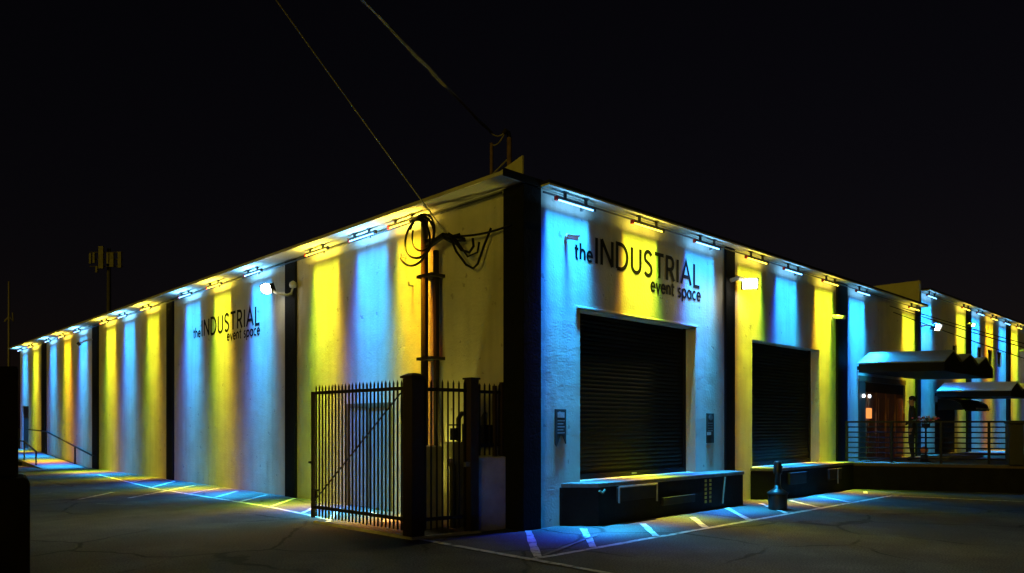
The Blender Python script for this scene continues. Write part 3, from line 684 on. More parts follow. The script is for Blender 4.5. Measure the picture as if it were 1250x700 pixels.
mb.tube(sag((-.20, 2.2, 4.75), hub, .03), .03, 6)
for k in range(6): mb.tube(sag(hub + Vector((random.uniform(-.04, .04), random.uniform(-.05, .15), random.uniform(-.06, .05))), (-.12 + k * .01, random.uniform(1.25, 1.45), 4.72 - .03 * k), .02, 5), .02, 5)
mb.tube([(-.22, 1.5, 4.70), (-.2, 1.35, 4.42), (-.16, 1.15, 4.18), (-.14, 1.0, 4.10), (-.13, .9, 4.16), (-.11, .78, 4.42), (-.10, .62, 4.68)], .02, 6)
mb.tube([(-.22, 1.46, 4.68), (-.2, 1.22, 4.42), (-.17, 1.06, 4.36), (-.15, .98, 4.45), (-.15, 1.0, 4.58)], .022, 6)
mb.tube([(-.2, 1.4, 4.66), (-.17, 1.1, 4.30), (-.14, .9, 4.34), (-.13, .86, 4.5)], .016, 6)
mb.tube(sag((-.22, 1.5, 4.70), (-.06, .2, 4.66), .06), .018, 6)
tag(mb.build('cable_bundle', M['cable'], smooth=True), 'tangled black cable bundle drooping between the brown pole and the corner pilaster', 'cable')
# splice box in the coil
tag(MB().tube([(-.28, 2.0, 4.60), (-.26, 1.6, 4.72)], .05, 8).build('splice_case', M['cable']), 'short black splice case inside the cable coil', 'cable case')

def world_at(px, py, dist):
    a = (px - 625) / 913; b = -(py - 519) / 913; th = R(46.198)
    F = Vector((math.cos(th), math.sin(th), 0)); Rr = Vector((math.sin(th), -math.cos(th), 0))
    return Vector(cam.location) + (F + Rr * a + Vector((0, 0, b))) * dist
# service drop wires: from the wall and from the roof mast up to a street pole out of sight
w0 = Vector((-.25, 1.55, 4.74)); wq = world_at(366, 22, 9.6)
mb = MB(); mb.tube(sag(w0, w0 + (wq - w0) * 5, .3, 60), .011, 6)
tag(mb.build('overhead_wire', M['oldcable'], smooth=True), 'thin overhead wire rising from the cable bundle over the side eave', 'wire', 'overhead service wires')
t = thing('roof_mast', 'pair of rusty service mast pipes standing on the roof corner', 'mast', (1.3, 1.6, 5.33))
m1 = (1.0, 1.82); m2 = (1.2, 1.57)
MB().tube([(m1[0], m1[1], 5.3), (m1[0], m1[1], 6.62)], .03, 8).build('mast_pipe', M['mast'], t, smooth=True)
MB().tube([(m2[0], m2[1], 5.3), (m2[0], m2[1], 6.70)], .045, 8).build('mast_pipe', M['mast'], t, smooth=True)
MB().tube([(m2[0], m2[1], 6.69), (m2[0] - .02, m2[1], 6.78), (m2[0] - .1, m2[1], 6.80), (m2[0] - .14, m2[1], 6.74)], .04, 8).build('weatherhead', M['pole'], t, smooth=True)
MB().tube([(m1[0], m1[1], 6.05), (m2[0], m2[1], 6.35)], .014, 6).build('brace', M['oldcable'], t)
MB().tube([(m1[0], m1[1], 5.95), (m2[0], m2[1], 6.2)], .012, 6).build('brace', M['oldcable'], t)
mb = MB(); p0 = Vector((m1[0], m1[1], 6.80)); far = p0 + (world_at(432, -30, 9.6) - p0) * 5
W1 = sag(p0, far, .3, 70)
for k in range(3):
    mb.tube([p + Vector((.02 * math.sin(i * .9 + k * 2.1), .02 * math.cos(i * .9 + k * 2.1), 0.012 * math.sin(i * 1.7 + k))) for i, p in enumerate(W1)], .012, 5)
tag(mb.build('overhead_wire', M['oldcable'], smooth=True), 'twisted overhead service cable rising from the roof mast', 'wire', 'overhead service wires')
mb = MB(); mb.tube(sag((m2[0] - .14, m2[1], 6.74), p0, .05, 10), .012, 5); mb.tube(sag((m2[0] - .12, m2[1], 6.74), (m1[0], m1[1], 6.60), .08, 10), .012, 5)
tag(mb.build('jumper_wire', M['oldcable']), 'short loose jumper wires between the two roof mast pipes', 'wire')

# ------------------------------------------------------------------ iron gate and fence
PICK = MB().box(-.010, .010, -.010, .010, 0, 2.12).add([(-.010, -.010, 2.12), (.010, -.010, 2.12), (.010, .010, 2.12), (-.010, .010, 2.12), (0, 0, 2.17)], [(0, 1, 4), (1, 2, 4), (2, 3, 4), (3, 0, 4)]).mesh('picket', M['iron'])
PSH = MB().box(-.010, .010, -.010, .010, 0, 1.06).add([(-.010, -.010, 1.06), (.010, -.010, 1.06), (.010, .010, 1.06), (-.010, .010, 1.06), (0, 0, 1.10)], [(0, 1, 4), (1, 2, 4), (2, 3, 4), (3, 0, 4)]).mesh('picket', M['iron'])
gate = thing('iron_gate', 'tall black picket gate with a diagonal brace in front of the steel door', 'gate', (-1.74, 1.85, 0))
g0 = Vector((-1.77, 3.16, 0)); g1 = Vector((-1.655, .72, 0)); n = 26
for i in range(1, n):
    p = g0 + (g1 - g0) * i / n
    inst('picket', PICK, (p.x, p.y, .09 + random.uniform(-.006, .006)), gate)
MB().bar((g0.x, g0.y, .07), (g0.x, g0.y, 2.15), .05, .05, (1, 0, 0)).build('end_stile', M['iron'], gate)
MB().bar((g1.x, g1.y, .09), (g1.x, g1.y, 2.24), .035, .035, (1, 0, 0)).build('end_stile', M['iron'], gate)
for zz in (.25, 2.125): MB().bar((g0.x, g0.y, zz), (g1.x, g1.y, zz), .036, .05).build('rail', M['iron'], gate)
a = g0 + (g1 - g0) * .03; b = g0 + (g1 - g0) * .97; nb = 60
mb = MB(); 
for i in range(nb):
    q0 = Vector((a.x, a.y, .34)).lerp(Vector((b.x, b.y, 2.06)), i / nb); q1 = Vector((a.x, a.y, .34)).lerp(Vector((b.x, b.y, 2.06)), (i + .8) / nb)
    mb.bar(q0 + Vector((-.03, 0, 0)), q1 + Vector((-.03, 0, 0)), .022 if i % 2 else .012, .012 if i % 2 else .022)
mb.tube([Vector((a.x - .03, a.y, .34)), Vector((b.x - .03, b.y, 2.06))], .006, 5)
mb.build('brace_chain', M['iron'], gate)
MB().box(-1.80, -1.76, 2.94, 3.14, .52, .545).box(-1.80, -1.765, 3.02, 3.05, .4, .52).build('drop_bolt', M['iron'], gate)
MB().bar((g0.x - .02, g0.y + .02, .98), (g0.x - .02, g0.y + .10, .98), .03, .035).build('latch', M['iron'], gate)
for zz in (.45, 1.85): MB().tube([(g1.x, g1.y - .045, zz), (g1.x, g1.y - .045, zz + .12)], .025, 8).build('hinge', M['rust'], gate)

fence = thing('iron_fence', 'black picket fence with rusty capped posts between the gate and the corner pilaster', 'fence', (-.8, .45, 0))
ps = MB().box(-1.76, -1.535, .43, .655, 0, 2.26).build('post', M['rust'], fence, bevel=.01)
MB().prism([(-1.785, .405), (-1.51, .405), (-1.51, .68), (-1.785, .68)], 2.262, 2.29).add([(-1.785, .405, 2.29), (-1.51, .405, 2.29), (-1.51, .68, 2.29), (-1.785, .68, 2.29), (-1.70, .49, 2.33), (-1.595, .49, 2.33), (-1.595, .595, 2.33), (-1.70, .595, 2.33)], [(0, 1, 5, 4), (1, 2, 6, 5), (2, 3, 7, 6), (3, 0, 4, 7), (4, 5, 6, 7)]).build('post_cap', M['rust'], ps)
ps = MB().box(-.79, -.63, .30, .46, 0, 2.27).build('post', M['rust'], fence, bevel=.008)
MB().box(-.805, -.615, .285, .475, 2.272, 2.30).build('post_cap', M['rust'], ps)
f0 = Vector((-1.52, .53, 0)); f1 = Vector((-.80, .40, 0))
for i in range(8):
    p = f0 + (f1 - f0) * ((i + .7) / 8); inst('picket', PICK, (p.x, p.y, .09), fence)
for zz in (.25, 2.11): MB().bar((f0.x, f0.y, zz), (f1.x, f1.y, zz), .036, .05).build('rail', M['iron'], fence)
MB().bar((-.86, .36, 1.02), (-.78, .345, 1.02), .06, .07).build('latch', M['steel'], fence)
for i, xx in enumerate((-.53, -.43, -.33, -.235, -.13)):
    inst('picket', PSH, (xx, .40, 1.14), fence)
for zz in (1.30, 2.10): MB().bar((-.625, .40, zz), (-.06, .40, zz), .03, .045).build('rail', M['iron'], fence)
MB().box(-.25, -.20, .375, .425, 1.12, 2.20).build('post', M['rust'], fence)
MB().box(-.105, -.06, .376, .424, 1.12, 2.26).build('post', M['rust'], fence)
tag(MB().box(-.62, -.053, .33, .50, 0, 1.115).build('low_wall', M['conc'], bevel=.015), 'low pale concrete wall under the short fence panel beside the corner pilaster', 'wall')
# concrete kerb under fence
tag(MB().prism([(-1.86, 3.0), (-1.78, .40), (-.62, .26), (-.62, .34), (-1.70, .48), (-1.80, 3.0)], 0, .035).build('kerb_strip', M['conc']), 'thin concrete strip on the ground below the gate and fence', 'kerb')

# utilities behind the fence
tag(MB().box(-.98, -.62, 1.15, 1.55, 0, 1.27).build('utility_cabinet', M['cabinet'], bevel=.012), 'pale waist-high block wall stub behind the fence beside the cable pole', 'cabinet')
t = thing('backflow_valve', 'pipe assembly with hand wheel rising behind the short picket panel', 'valve', (-.5, 1.2, 0))
MB().box(-.50, -.08, 1.05, 1.40, 0, 1.33).build('meter_box', M['cabinet'], t, bevel=.012)
MB().tube([(-.56, 1.0, .0), (-.56, 1.0, .95), (-.56, 1.08, 1.05)], .05, 8).build('pipe', M['pipe'], t, smooth=True)
MB().tube([(-.36, 1.1, 1.33), (-.36, 1.1, 1.70), (-.30, 1.1, 1.78), (-.12, 1.1, 1.78), (-.06, 1.1, 1.70), (-.06, 1.1, 1.3)], .04, 8).build('pipe', M['pipe'], t, smooth=True)
MB().tube([(-.46, 1.08, 1.36), (-.46, 1.08, 1.55)], .075, 10).build('valve_body', M['darkbox'], t, smooth=True)
MB().tube(ring((-.46, 1.08, 1.60), .0, .0, 0, 360), .01, 4).tube([(-.46 + .09 * math.cos(R(k * 22.5)), 1.08 + .09 * math.sin(R(k * 22.5)), 1.60) for k in range(17)], .012, 6).build('hand_wheel', M['darkbox'], t)
MB().tube([(-.22, 1.1, 1.33), (-.22, 1.1, 1.62)], .055, 8).build('valve_body', M['pipe'], t, smooth=True)
t = thing('electrical_panel', 'dark electrical box on the side wall above the low concrete wall', 'electrical box', (-.1, .8, 1.4))
MB().box(-.26, -.003, .62, .98, 1.26, 1.60).build('panel_case', M['darkbox'], t, bevel=.01)
MB().box(-.272, -.261, .65, .95, 1.29, 1.57).build('panel_door', M['darkbox'], t)
MB().tube([(-.12, .8, 1.6), (-.12, .8, 1.72), (-.06, .8, 1.8)], .025, 6).build('conduit', M['pipe'], t)
MB().tube([(-.30, 1.0, 1.40), (-.30, 1.02, 1.60), (-.10, 1.02, 1.66)], .03, 6).build('conduit', M['pipe'], t)
t = thing('ground_lamp', 'small yellow uplight on the ground behind the pale block wall stub', 'lamp', (-.30, 1.72, 0))
MB().lathe((-.30, 1.72, 0), [(.07, .004), (.08, .10), (.065, .12)], 12).build('lamp_housing', M['housing'], t, smooth=True)
MB().lathe((-.30, 1.72, 0), [(.05, .122), (.05, .126)], 12).build('lens', M['em_bulb'], t)
ld = bpy.data.lights.new('uplight', 'AREA'); ld.shape = 'DISK'; ld.size = .10; ld.energy = 24; ld.color = (1, .90, .12); ld.spread = R(120)
o = bpy.data.objects.new('uplight', ld); COL.objects.link(o); o.parent = t; o.location = (0, 0, .135); o.rotation_euler = (R(180), R(12), 0)
for xx, yy, lb in ((-.55, 3.3, 'crumpled pale paper scrap on the ground inside the gate'), (-.9, 2.3, 'small pale rag on the ground behind the corner fence post')):
    s_ = MB(); k = 7
    pts = [(xx + .12 * math.cos(i * 6.28 / k) * random.uniform(.6, 1.2), yy + .12 * math.sin(i * 6.28 / k) * random.uniform(.6, 1.2), random.uniform(.004, .02)) for i in range(k)]
    s_.add(pts + [(xx, yy, .06)], [(i, (i + 1) % k, k) for i in range(k)]); s_.add([(p[0], p[1], .004) for p in pts], [tuple(range(k))])
    tag(s_.build('paper_scrap', M['petal']), lb, 'litter', 'litter inside the gate')

# ------------------------------------------------------------------ standing ashtray by the second dock
t = thing('standing_ashtray', 'black standing ashtray with wide drum base and slim neck in front of the second dock', 'ashtray', (5.46, -1.32, 0))
c = (5.46, -1.32, 0)
MB().lathe(c, [(.165, 0), (.17, .02), (.175, .27), (.175, .29)], 24).build('drum_base', M['bin'], t, smooth=True)
MB().lathe(c, [(.19, .292), (.195, .32), (.12, .37), (.07, .40), (.055, .46)], 24).build('shoulder', M['bin'], t, smooth=True)
MB().lathe(c, [(.055, .462), (.05, .66), (.06, .67)], 16).build('neck', M['bin'], t, smooth=True)
MB().lathe(c, [(.072, .672), (.078, .70), (.078, .88), (.06, .91), (.02, .92)], 18).build('head', M['bin'], t, smooth=True)
MB().box(5.46 - .03, 5.46 + .03, -1.32 - .083, -1.32 - .070, .80, .83).build('slot', M['rubber'], t)

# ------------------------------------------------------------------ raised platform, railing
PZ = .64
A = Vector((11.04, -.33)); B = Vector((12.67, -3.74)); dr = (B - A).normalized(); nr = Vector((-dr.y, dr.x))   # dr runs out from the wall
E_ = A + dr * 6.4
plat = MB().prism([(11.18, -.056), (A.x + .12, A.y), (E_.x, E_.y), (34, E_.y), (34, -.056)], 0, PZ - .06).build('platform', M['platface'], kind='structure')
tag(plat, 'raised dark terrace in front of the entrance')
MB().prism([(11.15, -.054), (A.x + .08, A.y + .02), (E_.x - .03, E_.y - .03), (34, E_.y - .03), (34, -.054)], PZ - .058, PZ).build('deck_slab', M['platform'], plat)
MB().bar((A.x + .05, A.y - .02, PZ + .012), (E_.x, E_.y, PZ + .012), .10, .02).build('edge_strip', M['docktop'], plat)
rail = thing('terrace_railing', 'dark metal railing of level bars along the front of the terrace', 'railing', (11.8, -1.9, PZ))
RA = A + nr * .10 + dr * -.0; RB_ = A + dr * 3.6 + nr * .10
for k in range(8):
    zz = PZ + .14 + k * .128
    a = Vector((RA.x, RA.y, zz)); b = Vector((RB_.x, RB_.y, zz))
    if k == 7: MB().bar(a, b, .06, .045).build('top_rail', M['rail'], rail)
    else: MB().tube([a, b], .019, 6).build('bar', M['rail'], rail)
for s in (.02, 1.03, 2.1, 3.1, 3.55):
    p = A + dr * s + nr * .10
    MB().bar((p.x, p.y, PZ + .024), (p.x, p.y, PZ + 1.05), .05, .05, (1, 0, 0)).build('post', M['rail'], rail)
# second run further back seen through the first
rail2 = thing('terrace_railing', 'rear dark railing with level bars beside the canopied doorway', 'railing', (17, -2.2, PZ))
q0 = Vector((14.1, -3.3)); q1 = Vector((19.8, -2.2))
for k in range(8):
    zz = PZ + .14 + k * .128
    MB().tube([(q0.x, q0.y, zz), (q1.x, q1.y, zz)], .02 if k < 7 else .03, 6).build('bar' if k < 7 else 'top_rail', M['rail'], rail2)
for u in (0, .33, .66, 1):
    p = q0 + (q1 - q0) * u; MB().bar((p.x, p.y, PZ), (p.x, p.y, PZ + 1.05), .05, .05, (1, 0, 0)).build('post', M['rail'], rail2)
rail3 = thing('terrace_railing', 'railing beyond the dark gate post at the picture edge', 'railing', (12.9, -3.9, PZ))
s0_, s1_ = A + dr * 3.95 + nr * .1, A + dr * 6.2 + nr * .1
for k in range(8):
    zz = PZ + .14 + k * .128
    MB().tube([(s0_.x, s0_.y, zz), (s1_.x, s1_.y, zz)], .019 if k < 7 else .03, 6).build('bar' if k < 7 else 'top_rail', M['rail'], rail3)
for s in (4.9, 6.2):
    p = A + dr * s + nr * .1; MB().bar((p.x, p.y, PZ + .024), (p.x, p.y, PZ + 1.05), .05, .05, (1, 0, 0)).build('post', M['rail'], rail3)
# dark bin-like gate pillar in the railing gap
p = A + dr * 3.32 + nr * .05
t = thing('litter_bin', 'dark square bin standing in the railing gap of the terrace', 'bin', (p.x, p.y, PZ))
MB().bar((p.x + .06, p.y - .27, PZ + .021), (p.x + .06, p.y - .27, PZ + .98), .36, .30, (dr.x, dr.y, 0)).build('bin_body', M['bin'], t, bevel=.02)
MB().bar((p.x + .06, p.y - .27, PZ + .982), (p.x + .06, p.y - .27, PZ + 1.06), .40, .34, (dr.x, dr.y, 0)).build('bin_lid', M['bin'], t, bevel=.02)

# ------------------------------------------------------------------ canopies
def canopy(name, label, x0, wd, ng, ze, zr, zb, L, fasc, sheet='canopy'):
    """folded plate canopy: ridges run out from the wall along (dr), zigzag front"""
    t = thing(name, label, 'canopy', (x0 + wd * ng / 2, 0, zb))
    zv = ze + (zr - ze) * .25
    prof = [(x0, ze)]
    for g in range(ng):
        prof.append((x0 + wd * (g + .5), zr)); prof.append((x0 + wd * (g + 1), zv if g < ng - 1 else ze))
    for i in range(len(prof) - 1):
        (xa, za), (xb, zb_) = prof[i], prof[i + 1]
        off = dr * L
        m_ = MB().add([(xa, -.16, za), (xb, -.16, zb_), (xb + off.x, off.y, zb_), (xa + off.x, off.y, za),
                       (xa, -.16, za - .03), (xb, -.16, zb_ - .03), (xb + off.x, off.y, zb_ - .03), (xa + off.x, off.y, za - .03)],
                      [(0, 1, 2, 3), (4, 7, 6, 5), (0, 4, 5, 1), (1, 5, 6, 2), (2, 6, 7, 3), (3, 7, 4, 0)])
        m_.build('roof_sheet', M[sheet], t)
    off = dr * L; x1 = x0 + wd * ng
    MB().prism([(x0 + .01, -.165), (x0 + .01 + off.x, off.y + .01), (x1 - .01 + off.x, off.y + .01), (x1 - .01, -.165)], fasc, ze - .04).build('soffit_box', M['fascia'], t)
    for xx in (x0 + .35, x0 + wd * ng * .5, x1 - .2):
        MB().bar((xx, -.002, ze - .12), (xx, -.158, ze - .12), .06, .10).build('wall_bracket', M['fascia'], t)
    # closed gable ends
    for (yy, o) in ((off.y + .012, off.x),):
        for g in range(ng):
            a = (x0 + wd * g + o + .01, yy, ze - .035); b = (x0 + wd * (g + .5) + o, yy, zr - .035); c_ = (x0 + wd * (g + 1) + o - .01, yy, ze - .035)
            MB().extrude([a, b, c_], (0, .03, 0)).build('gable_end', M['fascia'], t)
    return t
canopy('zigzag_canopy', 'large folded zigzag canopy over the wooden entrance doors', 12.22, 1.50, 3, 3.24, 3.56, 2.93, 2.15, 2.98)
canopy('zigzag_canopy', 'lower pale folded canopy over the dark doorway at the far end of the terrace', 18.52, 1.5, 2, 2.71, 2.99, 2.5, 2.2, 2.50, 'canopy_pale')
t = thing('barrel_awning', 'dark rounded awning with a grey edge over the doorway below the lower canopy', 'awning', (20.9, -.4, 2.3))
mb = MB(); prof = [(0, 2.50), (-.25, 2.48), (-.5, 2.42), (-.68, 2.30), (-.74, 2.12)]
vs = [(18.9, y - .06, z) for y, z in prof] + [(21.9, y - .06, z) for y, z in prof] + [(18.9, y - .06, z - .03) for y, z in prof] + [(21.9, y - .06, z - .03) for y, z in prof]
n = len(prof); fs = []
for i in range(n - 1): fs += [(i, i + 1, n + i + 1, n + i), (2 * n + i, 3 * n + i, 3 * n + i + 1, 2 * n + i + 1), (i, 2 * n + i, 2 * n + i + 1, i + 1), (n + i, n + i + 1, 3 * n + i + 1, 3 * n + i)]
mb.add(vs, fs); mb.build('awning_skin', M['fascia'], t)
MB().box(20.3, 21.92, -.83, -.81, 2.12, 2.17).build('awning_edge', M['steel'], t)
MB().extrude([(18.92, -.06, 2.08)] + [(18.92, y - .06, z - .04) for y, z in prof] , (.02, 0, 0)).extrude([(21.86, -.06, 2.08)] + [(21.86, y - .06, z - .04) for y, z in prof], (.02, 0, 0)).build('awning_side', M['fascia'], t)

# entrance details: lit sign, two small lamps
tag(MB().box(13.09, 13.42, -.055, -.026, 1.78, 2.06).build('lit_sign', M['em_orange']), 'small glowing orange square sign at the wooden entrance doors', 'sign')
for xx, lb in ((12.82, 'left of the two tiny white lamps by the entrance'), (13.22, 'right of the two tiny white lamps by the entrance')):
    t = thing('entry_lamp', lb, 'lamp', (xx, -.05, 2.4), 'tiny white lamps by the entrance')
    MB().lathe((xx, -.07, 2.38), [(.015, -.04), (.035, -.025), (.035, .03), (.02, .05)], 10).build('bulb', M['em_small'], t, smooth=True)
    MB().box(xx - .02, xx + .02, -.08, -.031 if xx < 13.04 else -.001, 2.432, 2.45).build('lamp_bracket', M['housing'], t)
# wires strung over the canopy
for k, (a, b, lb) in enumerate((((14.6, -.1, 5.0), (15.3, -5.0, 2.9), 'upper of three dark wires slanting down past the canopies'), ((14.9, -.1, 4.85), (15.0, -5.0, 2.55), 'middle of three dark wires slanting down past the canopies'), ((15.6, -.1, 5.05), (16.4, -5.0, 3.05), 'lowest of three dark wires slanting down past the canopies'))):
    tag(MB().tube(sag(a, b, .05, 14), .012, 5).build('strung_wire', M['cable'], smooth=True), lb, 'wire', 'wires slanting past the canopies')
# flower pot stand with pink and white flowers, orange lantern, low pale step
fp = Vector((13.15, -1.5, PZ))
t = thing('flower_stand', 'slim stand with pink and white flowers behind the terrace railing', 'flowers', fp)
MB().lathe(fp, [(.12, .001), (.11, .03), (.025, .05), (.022, .86), (.09, .90), (.11, 1.0)], 12).build('stand', M['rail'], t, smooth=True)
for nm, mm, cnt, rr in (('leaf', 'leaf', 30, .06), ('pink_bloom', 'pink', 26, .05), ('white_bloom', 'petal', 26, .05)):
    mb = MB()
    for k in range(cnt):
        c_ = fp + Vector((random.gauss(0, .13), random.gauss(0, .13), 1.04 + random.uniform(-.04, .10) + (.03 if nm != 'leaf' else 0)))
        for j in range(3):
            d_ = Vector((random.uniform(-1, 1), random.uniform(-1, 1), random.uniform(-.4, 1))).normalized(); e_ = d_.orthogonal().normalized()
            mb.add([c_ - e_ * rr * .5, c_ + d_ * rr * .7 - e_ * rr * .3, c_ + d_ * rr, c_ + e_ * rr * .5], [(0, 1, 2, 3)])
    mb.build(nm, M[mm], t, kind='stuff')
lp = Vector((13.2, -1.45, PZ))
t = thing('lantern', 'round orange lantern on the terrace floor below the flowers', 'lantern', lp)
MB().lathe(lp, [(.03, .20), (.07, .23), (.09, .29), (.09, .33), (.06, .38), (.03, .40)], 16).build('globe', M['orange'], t, smooth=True)
MB().lathe(lp, [(.10, .0), (.09, .18), (.05, .195)], 12).build('base', M['rail'], t, smooth=True)
tag(MB().box(14.3, 17.6, -1.7, -1.1, PZ + .001, PZ + .10).build('low_step', M['docktop'], bevel=.01), 'low pale step on the terrace floor before the dark doorway', 'step')

# ------------------------------------------------------------------ the person on the terrace
def person(loc, yaw):
    J = {'pelvis': (0, 0, .92), 'belly': (0, 0, 1.08), 'chest': (0, .01, 1.28), 'neck0': (0, .0, 1.43), 'neck': (0, .01, 1.50), 'skull': (0, .015, 1.60), 'crown': (0, .0, 1.69),
         'shL': (.17, 0, 1.39), 'elL': (.27, -.04, 1.12), 'wrL': (.19, .14, .98), 'paL': (.16, .20, .97),
         'shR': (-.17, 0, 1.39), 'elR': (-.25, -.03, 1.11), 'wrR': (-.26, .03, .87), 'paR': (-.26, .05, .79),
         'hiL': (.10, 0, .88), 'knL': (.12, .03, .49), 'anL': (.13, -.02, .09), 'toL': (.15, .13, .035),
         'hiR': (-.10, 0, .88), 'knR': (-.13, .02, .49), 'anR': (-.15, -.02, .09), 'toR': (-.18, .12, .035)}
    r = {'pelvis': (.15, .11), 'belly': (.145, .10), 'chest': (.165, .115), 'neck0': (.085, .075), 'neck': (.055, .055), 'skull': (.078, .092), 'crown': (.052, .06),
         'sh': (.075, .075), 'el': (.048, .048), 'wr': (.034, .034), 'pa': (.036, .022), 'hi': (.095, .1), 'kn': (.064, .066), 'an': (.045, .05), 'to': (.042, .03)}
    Ed = [('pelvis', 'belly'), ('belly', 'chest'), ('chest', 'neck0'), ('neck0', 'neck'), ('neck', 'skull'), ('skull', 'crown')]
    for s in 'LR': Ed += [('chest', 'sh' + s), ('sh' + s, 'el' + s), ('el' + s, 'wr' + s), ('wr' + s, 'pa' + s), ('pelvis', 'hi' + s), ('hi' + s, 'kn' + s), ('kn' + s, 'an' + s), ('an' + s, 'to' + s)]
    rad = {k: r.get(k, r.get(k[:2])) for k in J}
    for s, sg_ in (('L', 1), ('R', -1)):
        pa = Vector(J['pa' + s]); wr_ = Vector(J['wr' + s]); d_ = (pa - wr_).normalized(); side_ = Vector((0, 1, 0)) if s == 'R' else Vector((0, 0, 1))
        side_ = (side_ - d_ * side_.dot(d_)).normalized(); curl = Vector((sg_ * -1, 0, 0)) * .012
        for f_ in range(4):
            o_ = side_ * (-.026 + f_ * .018); ln = (.062, .074, .08, .068)[f_]
            k1, k2 = f'f{f_}a{s}', f'f{f_}b{s}'
            J[k1] = tuple(pa + o_ + d_ * (.02 + ln * .5)); J[k2] = tuple(pa + o_ + d_ * (.02 + ln) + curl); rad[k1] = (.009, .009); rad[k2] = (.007, .007)
            Ed += [('pa' + s, k1), (k1, k2)]
        J['th' + s] = tuple(wr_ + d_ * .03 + side_ * .05); rad['th' + s] = (.010, .010); Ed.append(('pa' + s, 'th' + s))
    keys = list(J); idx = {k: i for i, k in enumerate(keys)}
    me = bpy.data.meshes.new('body'); me.from_pydata([J[k] for k in keys], [(idx[a_], idx[b_]) for a_, b_ in Ed], [])
    o = bpy.data.objects.new('body', me); COL.objects.link(o)
    o.modifiers.new('skin', 'SKIN'); sv = me.skin_vertices[0].data
    for k in keys: sv[idx[k]].radius = rad[k]
    sv[idx['pelvis']].use_root = True
    ss = o.modifiers.new('sub', 'SUBSURF'); ss.levels = 2; ss.render_levels = 2
    dg = bpy.context.evaluated_depsgraph_get(); dg.update()
    me2 = bpy.data.meshes.new_from_object(o.evaluated_get(dg)); o.modifiers.clear(); o.data = me2
    me2.materials.clear()
    for m_ in ('cloth', 'trousers', 'skin'): me2.materials.append(M[m_])
    for p in me2.polygons:
        z = p.center.z; xx = abs(p.center.x); p.use_smooth = True
        p.material_index = 2 if (z > 1.475 or (xx > .13 and .6 < z < .875 and xx > .2) or (p.center.y > .155 and .9 < z < 1.03)) else (0 if z > .84 else 1)
    t = thing('person', 'person standing in dark clothes on the terrace beside the entrance', 'person', loc)
    t.rotation_euler = (0, 0, yaw); o.parent = t
    ORG['hr'] = Vector((0, 0, 0))
    def sub(mb, nm, m_, par=t, smooth=True):
        q = bpy.data.objects.new(nm, mb.mesh(nm, m_, Vector((0, 0, 0)), smooth)); COL.objects.link(q); q.parent = par; return q
    hb = MB()
    rows, segs = 6, 14; vs = [(0, -.005, 1.745)]; fs = []
    for i in range(1, rows + 1):
        th = i / rows * R(105)
        for k in range(segs):
            ph = 2 * math.pi * k / segs; fr_ = max(0, math.sin(ph)) ** 2
            tt = th * (1 - .45 * fr_)
            vs.append((.086 * math.sin(tt) * math.cos(ph), -.005 + .105 * math.sin(tt) * math.sin(ph) * (1.0), 1.635 + .110 * math.cos(tt)))
    for k in range(segs): fs.append((0, 1 + k, 1 + (k + 1) % segs))
    for i in range(rows - 1):
        for k in range(segs): a_ = 1 + i * segs; fs.append((a_ + k, a_ + segs + k, a_ + segs + (k + 1) % segs, a_ + (k + 1) % segs))
    sub(hb.add(vs, fs), 'hair', M['hair'])
    sub(MB().add([(-.014, .103, 1.575), (.014, .103, 1.575), (0, .128, 1.578), (0, .100, 1.62)], [(0, 1, 2), (0, 2, 3), (2, 1, 3), (0, 3, 1)]), 'nose', M['skin'])
    for s_ in (-1, 1):
        sub(MB().lathe((s_ * .085, 0, 1.605), [(.008, -.03), (.016, -.01), (.018, .01), (.01, .03)], 8), 'ear', M['skin'])
        sub(MB().lathe((s_ * .032, .094, 1.622), [(.004, -.008), (.011, 0), (.004, .008)], 8), 'eye', M['petal'])
    sub(MB().box(-.025, .025, .092, .104, 1.54, 1.55), 'mouth', M['pink'])
    return t
person((13.68, -1.0, PZ), R(20))

# ------------------------------------------------------------------ left end: ramp, rail
ramp = MB().add([(-1.5, 23.0, .004), (-.052, 23.0, .004), (-.052, 30.5, .40), (-1.5, 30.5, .40), (-1.5, 35, .44), (-.052, 35, .44), (-1.5, 23, -.1), (-.052, 23, -.1), (-1.5, 35, -.1), (-.052, 35, -.1)],
                [(0, 1, 2, 3), (3, 2, 5, 4), (0, 3, 4, 8, 6), (1, 7, 9, 5, 2), (4, 5, 9, 8), (0, 6, 7, 1)]).build('ramp', M['docktop'], kind='structure')
tag(ramp, 'pale concrete ramp at the far end of the side wall')
MB().box(-2.2, -1.52, 26.5, 35, 0, .16).build('ramp_kerb', M['fascia'], ramp)
t = thing('handrail', 'dark sloping handrail along the ramp on the side wall', 'handrail', (-.1, 26, 0))
MB().tube([(-.12, 22.1, .46), (-.12, 29.2, 1.32), (-.12, 33.0, 1.40)], .032, 8).build('top_rail', M['rail'], t)
for yy, z0, z1 in ((24.6, .08, .75), (29.2, .33, 1.32)): MB().tube([(-.12, yy, z0), (-.12, yy, z1)], .03, 6).build('post', M['rail'], t)
t = thing('handrail', 'short dark rail at the outer edge of the ramp landing', 'handrail', (-1.4, 28.5, 0))
MB().tube([(-1.42, 24.6, .60), (-1.42, 26.6, .95), (-1.42, 32, 1.05)], .03, 8).build('top_rail', M['rail'], t)
for yy, z0, z1 in ((24.6, .08, .62), (26.6, .19, .96), (29.0, .32, 1.0), (31.5, .41, 1.05)): MB().tube([(-1.42, yy, z0), (-1.42, yy, z1)], .028, 6).build('post', M['rail'], t)

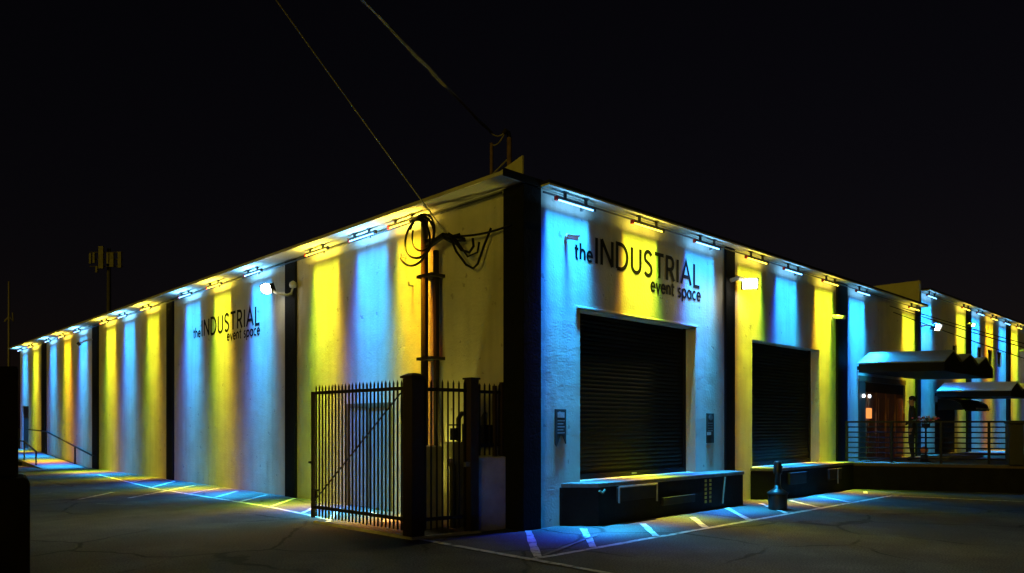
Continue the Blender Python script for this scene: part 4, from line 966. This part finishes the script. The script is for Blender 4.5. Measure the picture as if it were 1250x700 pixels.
# ------------------------------------------------------------------ dark pier in the left foreground
bp0 = world_at(16, 519, 5.6)
cF = Vector((math.cos(R(46.198)), math.sin(R(46.198)), 0)); cR = Vector((math.sin(R(46.198)), -math.cos(R(46.198)), 0))
def gp(px, d): q = world_at(px, 519, d); return (q.x, q.y)
pb = world_at(37, 519, 5.2); pb.z = 0
t = thing('gate_pier', 'dark rough pier with a stub post standing in the near left corner', 'pier', pb)
MB().prism([gp(37, 5.2), gp(33, 5.75), gp(-95, 5.9), gp(-110, 5.3)], 0, 1.225).build('pier_base', M['brick'], t, bevel=.03)
MB().prism([gp(22.5, 5.33), gp(21, 5.6), gp(-60, 5.65), gp(-65, 5.4)], 1.227, 2.02).build('post', M['brick'], t, bevel=.02)

# ------------------------------------------------------------------ far masts
cb = world_at(133, 519, 95); cb.z = 0
t = thing('cell_tower', 'faint cell tower with panel antennas far behind the side roof', 'tower', cb)
MB().tube([cb, cb + Vector((0, 0, 24.0))], [.34, .22], 10).build('mast', M['farmast'], t, smooth=True)
for k in range(3): MB().tube([cb + cR * (-2.1) + Vector((0, 0, 21.6 + k * .9)) - cF * .6, cb + cR * 2.1 + Vector((0, 0, 21.6 + k * .9)) - cF * .6], .06, 6).build('crossarm', M['farmast'], t)
for off, h0, h1, wd in ((-1.9, 21.9, 23.2, .25), (-1.45, 22.0, 23.3, .25), (-.55, 21.3, 24.1, .6), (.30, 21.9, 23.3, .25), (.8, 21.5, 23.3, .5), (1.8, 21.4, 23.4, .42), (-1.1, 20.8, 21.6, .25)):
    q = cb + cR * off - cF * .8
    MB().bar(q + Vector((0, 0, h0)), q + Vector((0, 0, h1)), wd, .25, cF).build('panel_antenna', M['farpanel'], t)
wb = world_at(11, 519, 60); wb.z = 0
t = thing('utility_mast', 'thin faint mast with a short fork standing far off at the left edge', 'mast', wb)
MB().tube([wb, wb + Vector((0, 0, 13.1))], [.11, .07], 8).build('mast', M['oldcable'], t, smooth=True)
MB().tube([wb + Vector((0, 0, 10.3)), wb + cR * .35 + Vector((0, 0, 9.9)), wb + cR * .30 + Vector((0, 0, 10.6))], .06, 6).build('fork_arm', M['oldcable'], t)
MB().tube([wb + Vector((0, 0, 10.3)), wb - cR * .35 + Vector((0, 0, 9.9))], .06, 6).build('fork_arm', M['oldcable'], t)
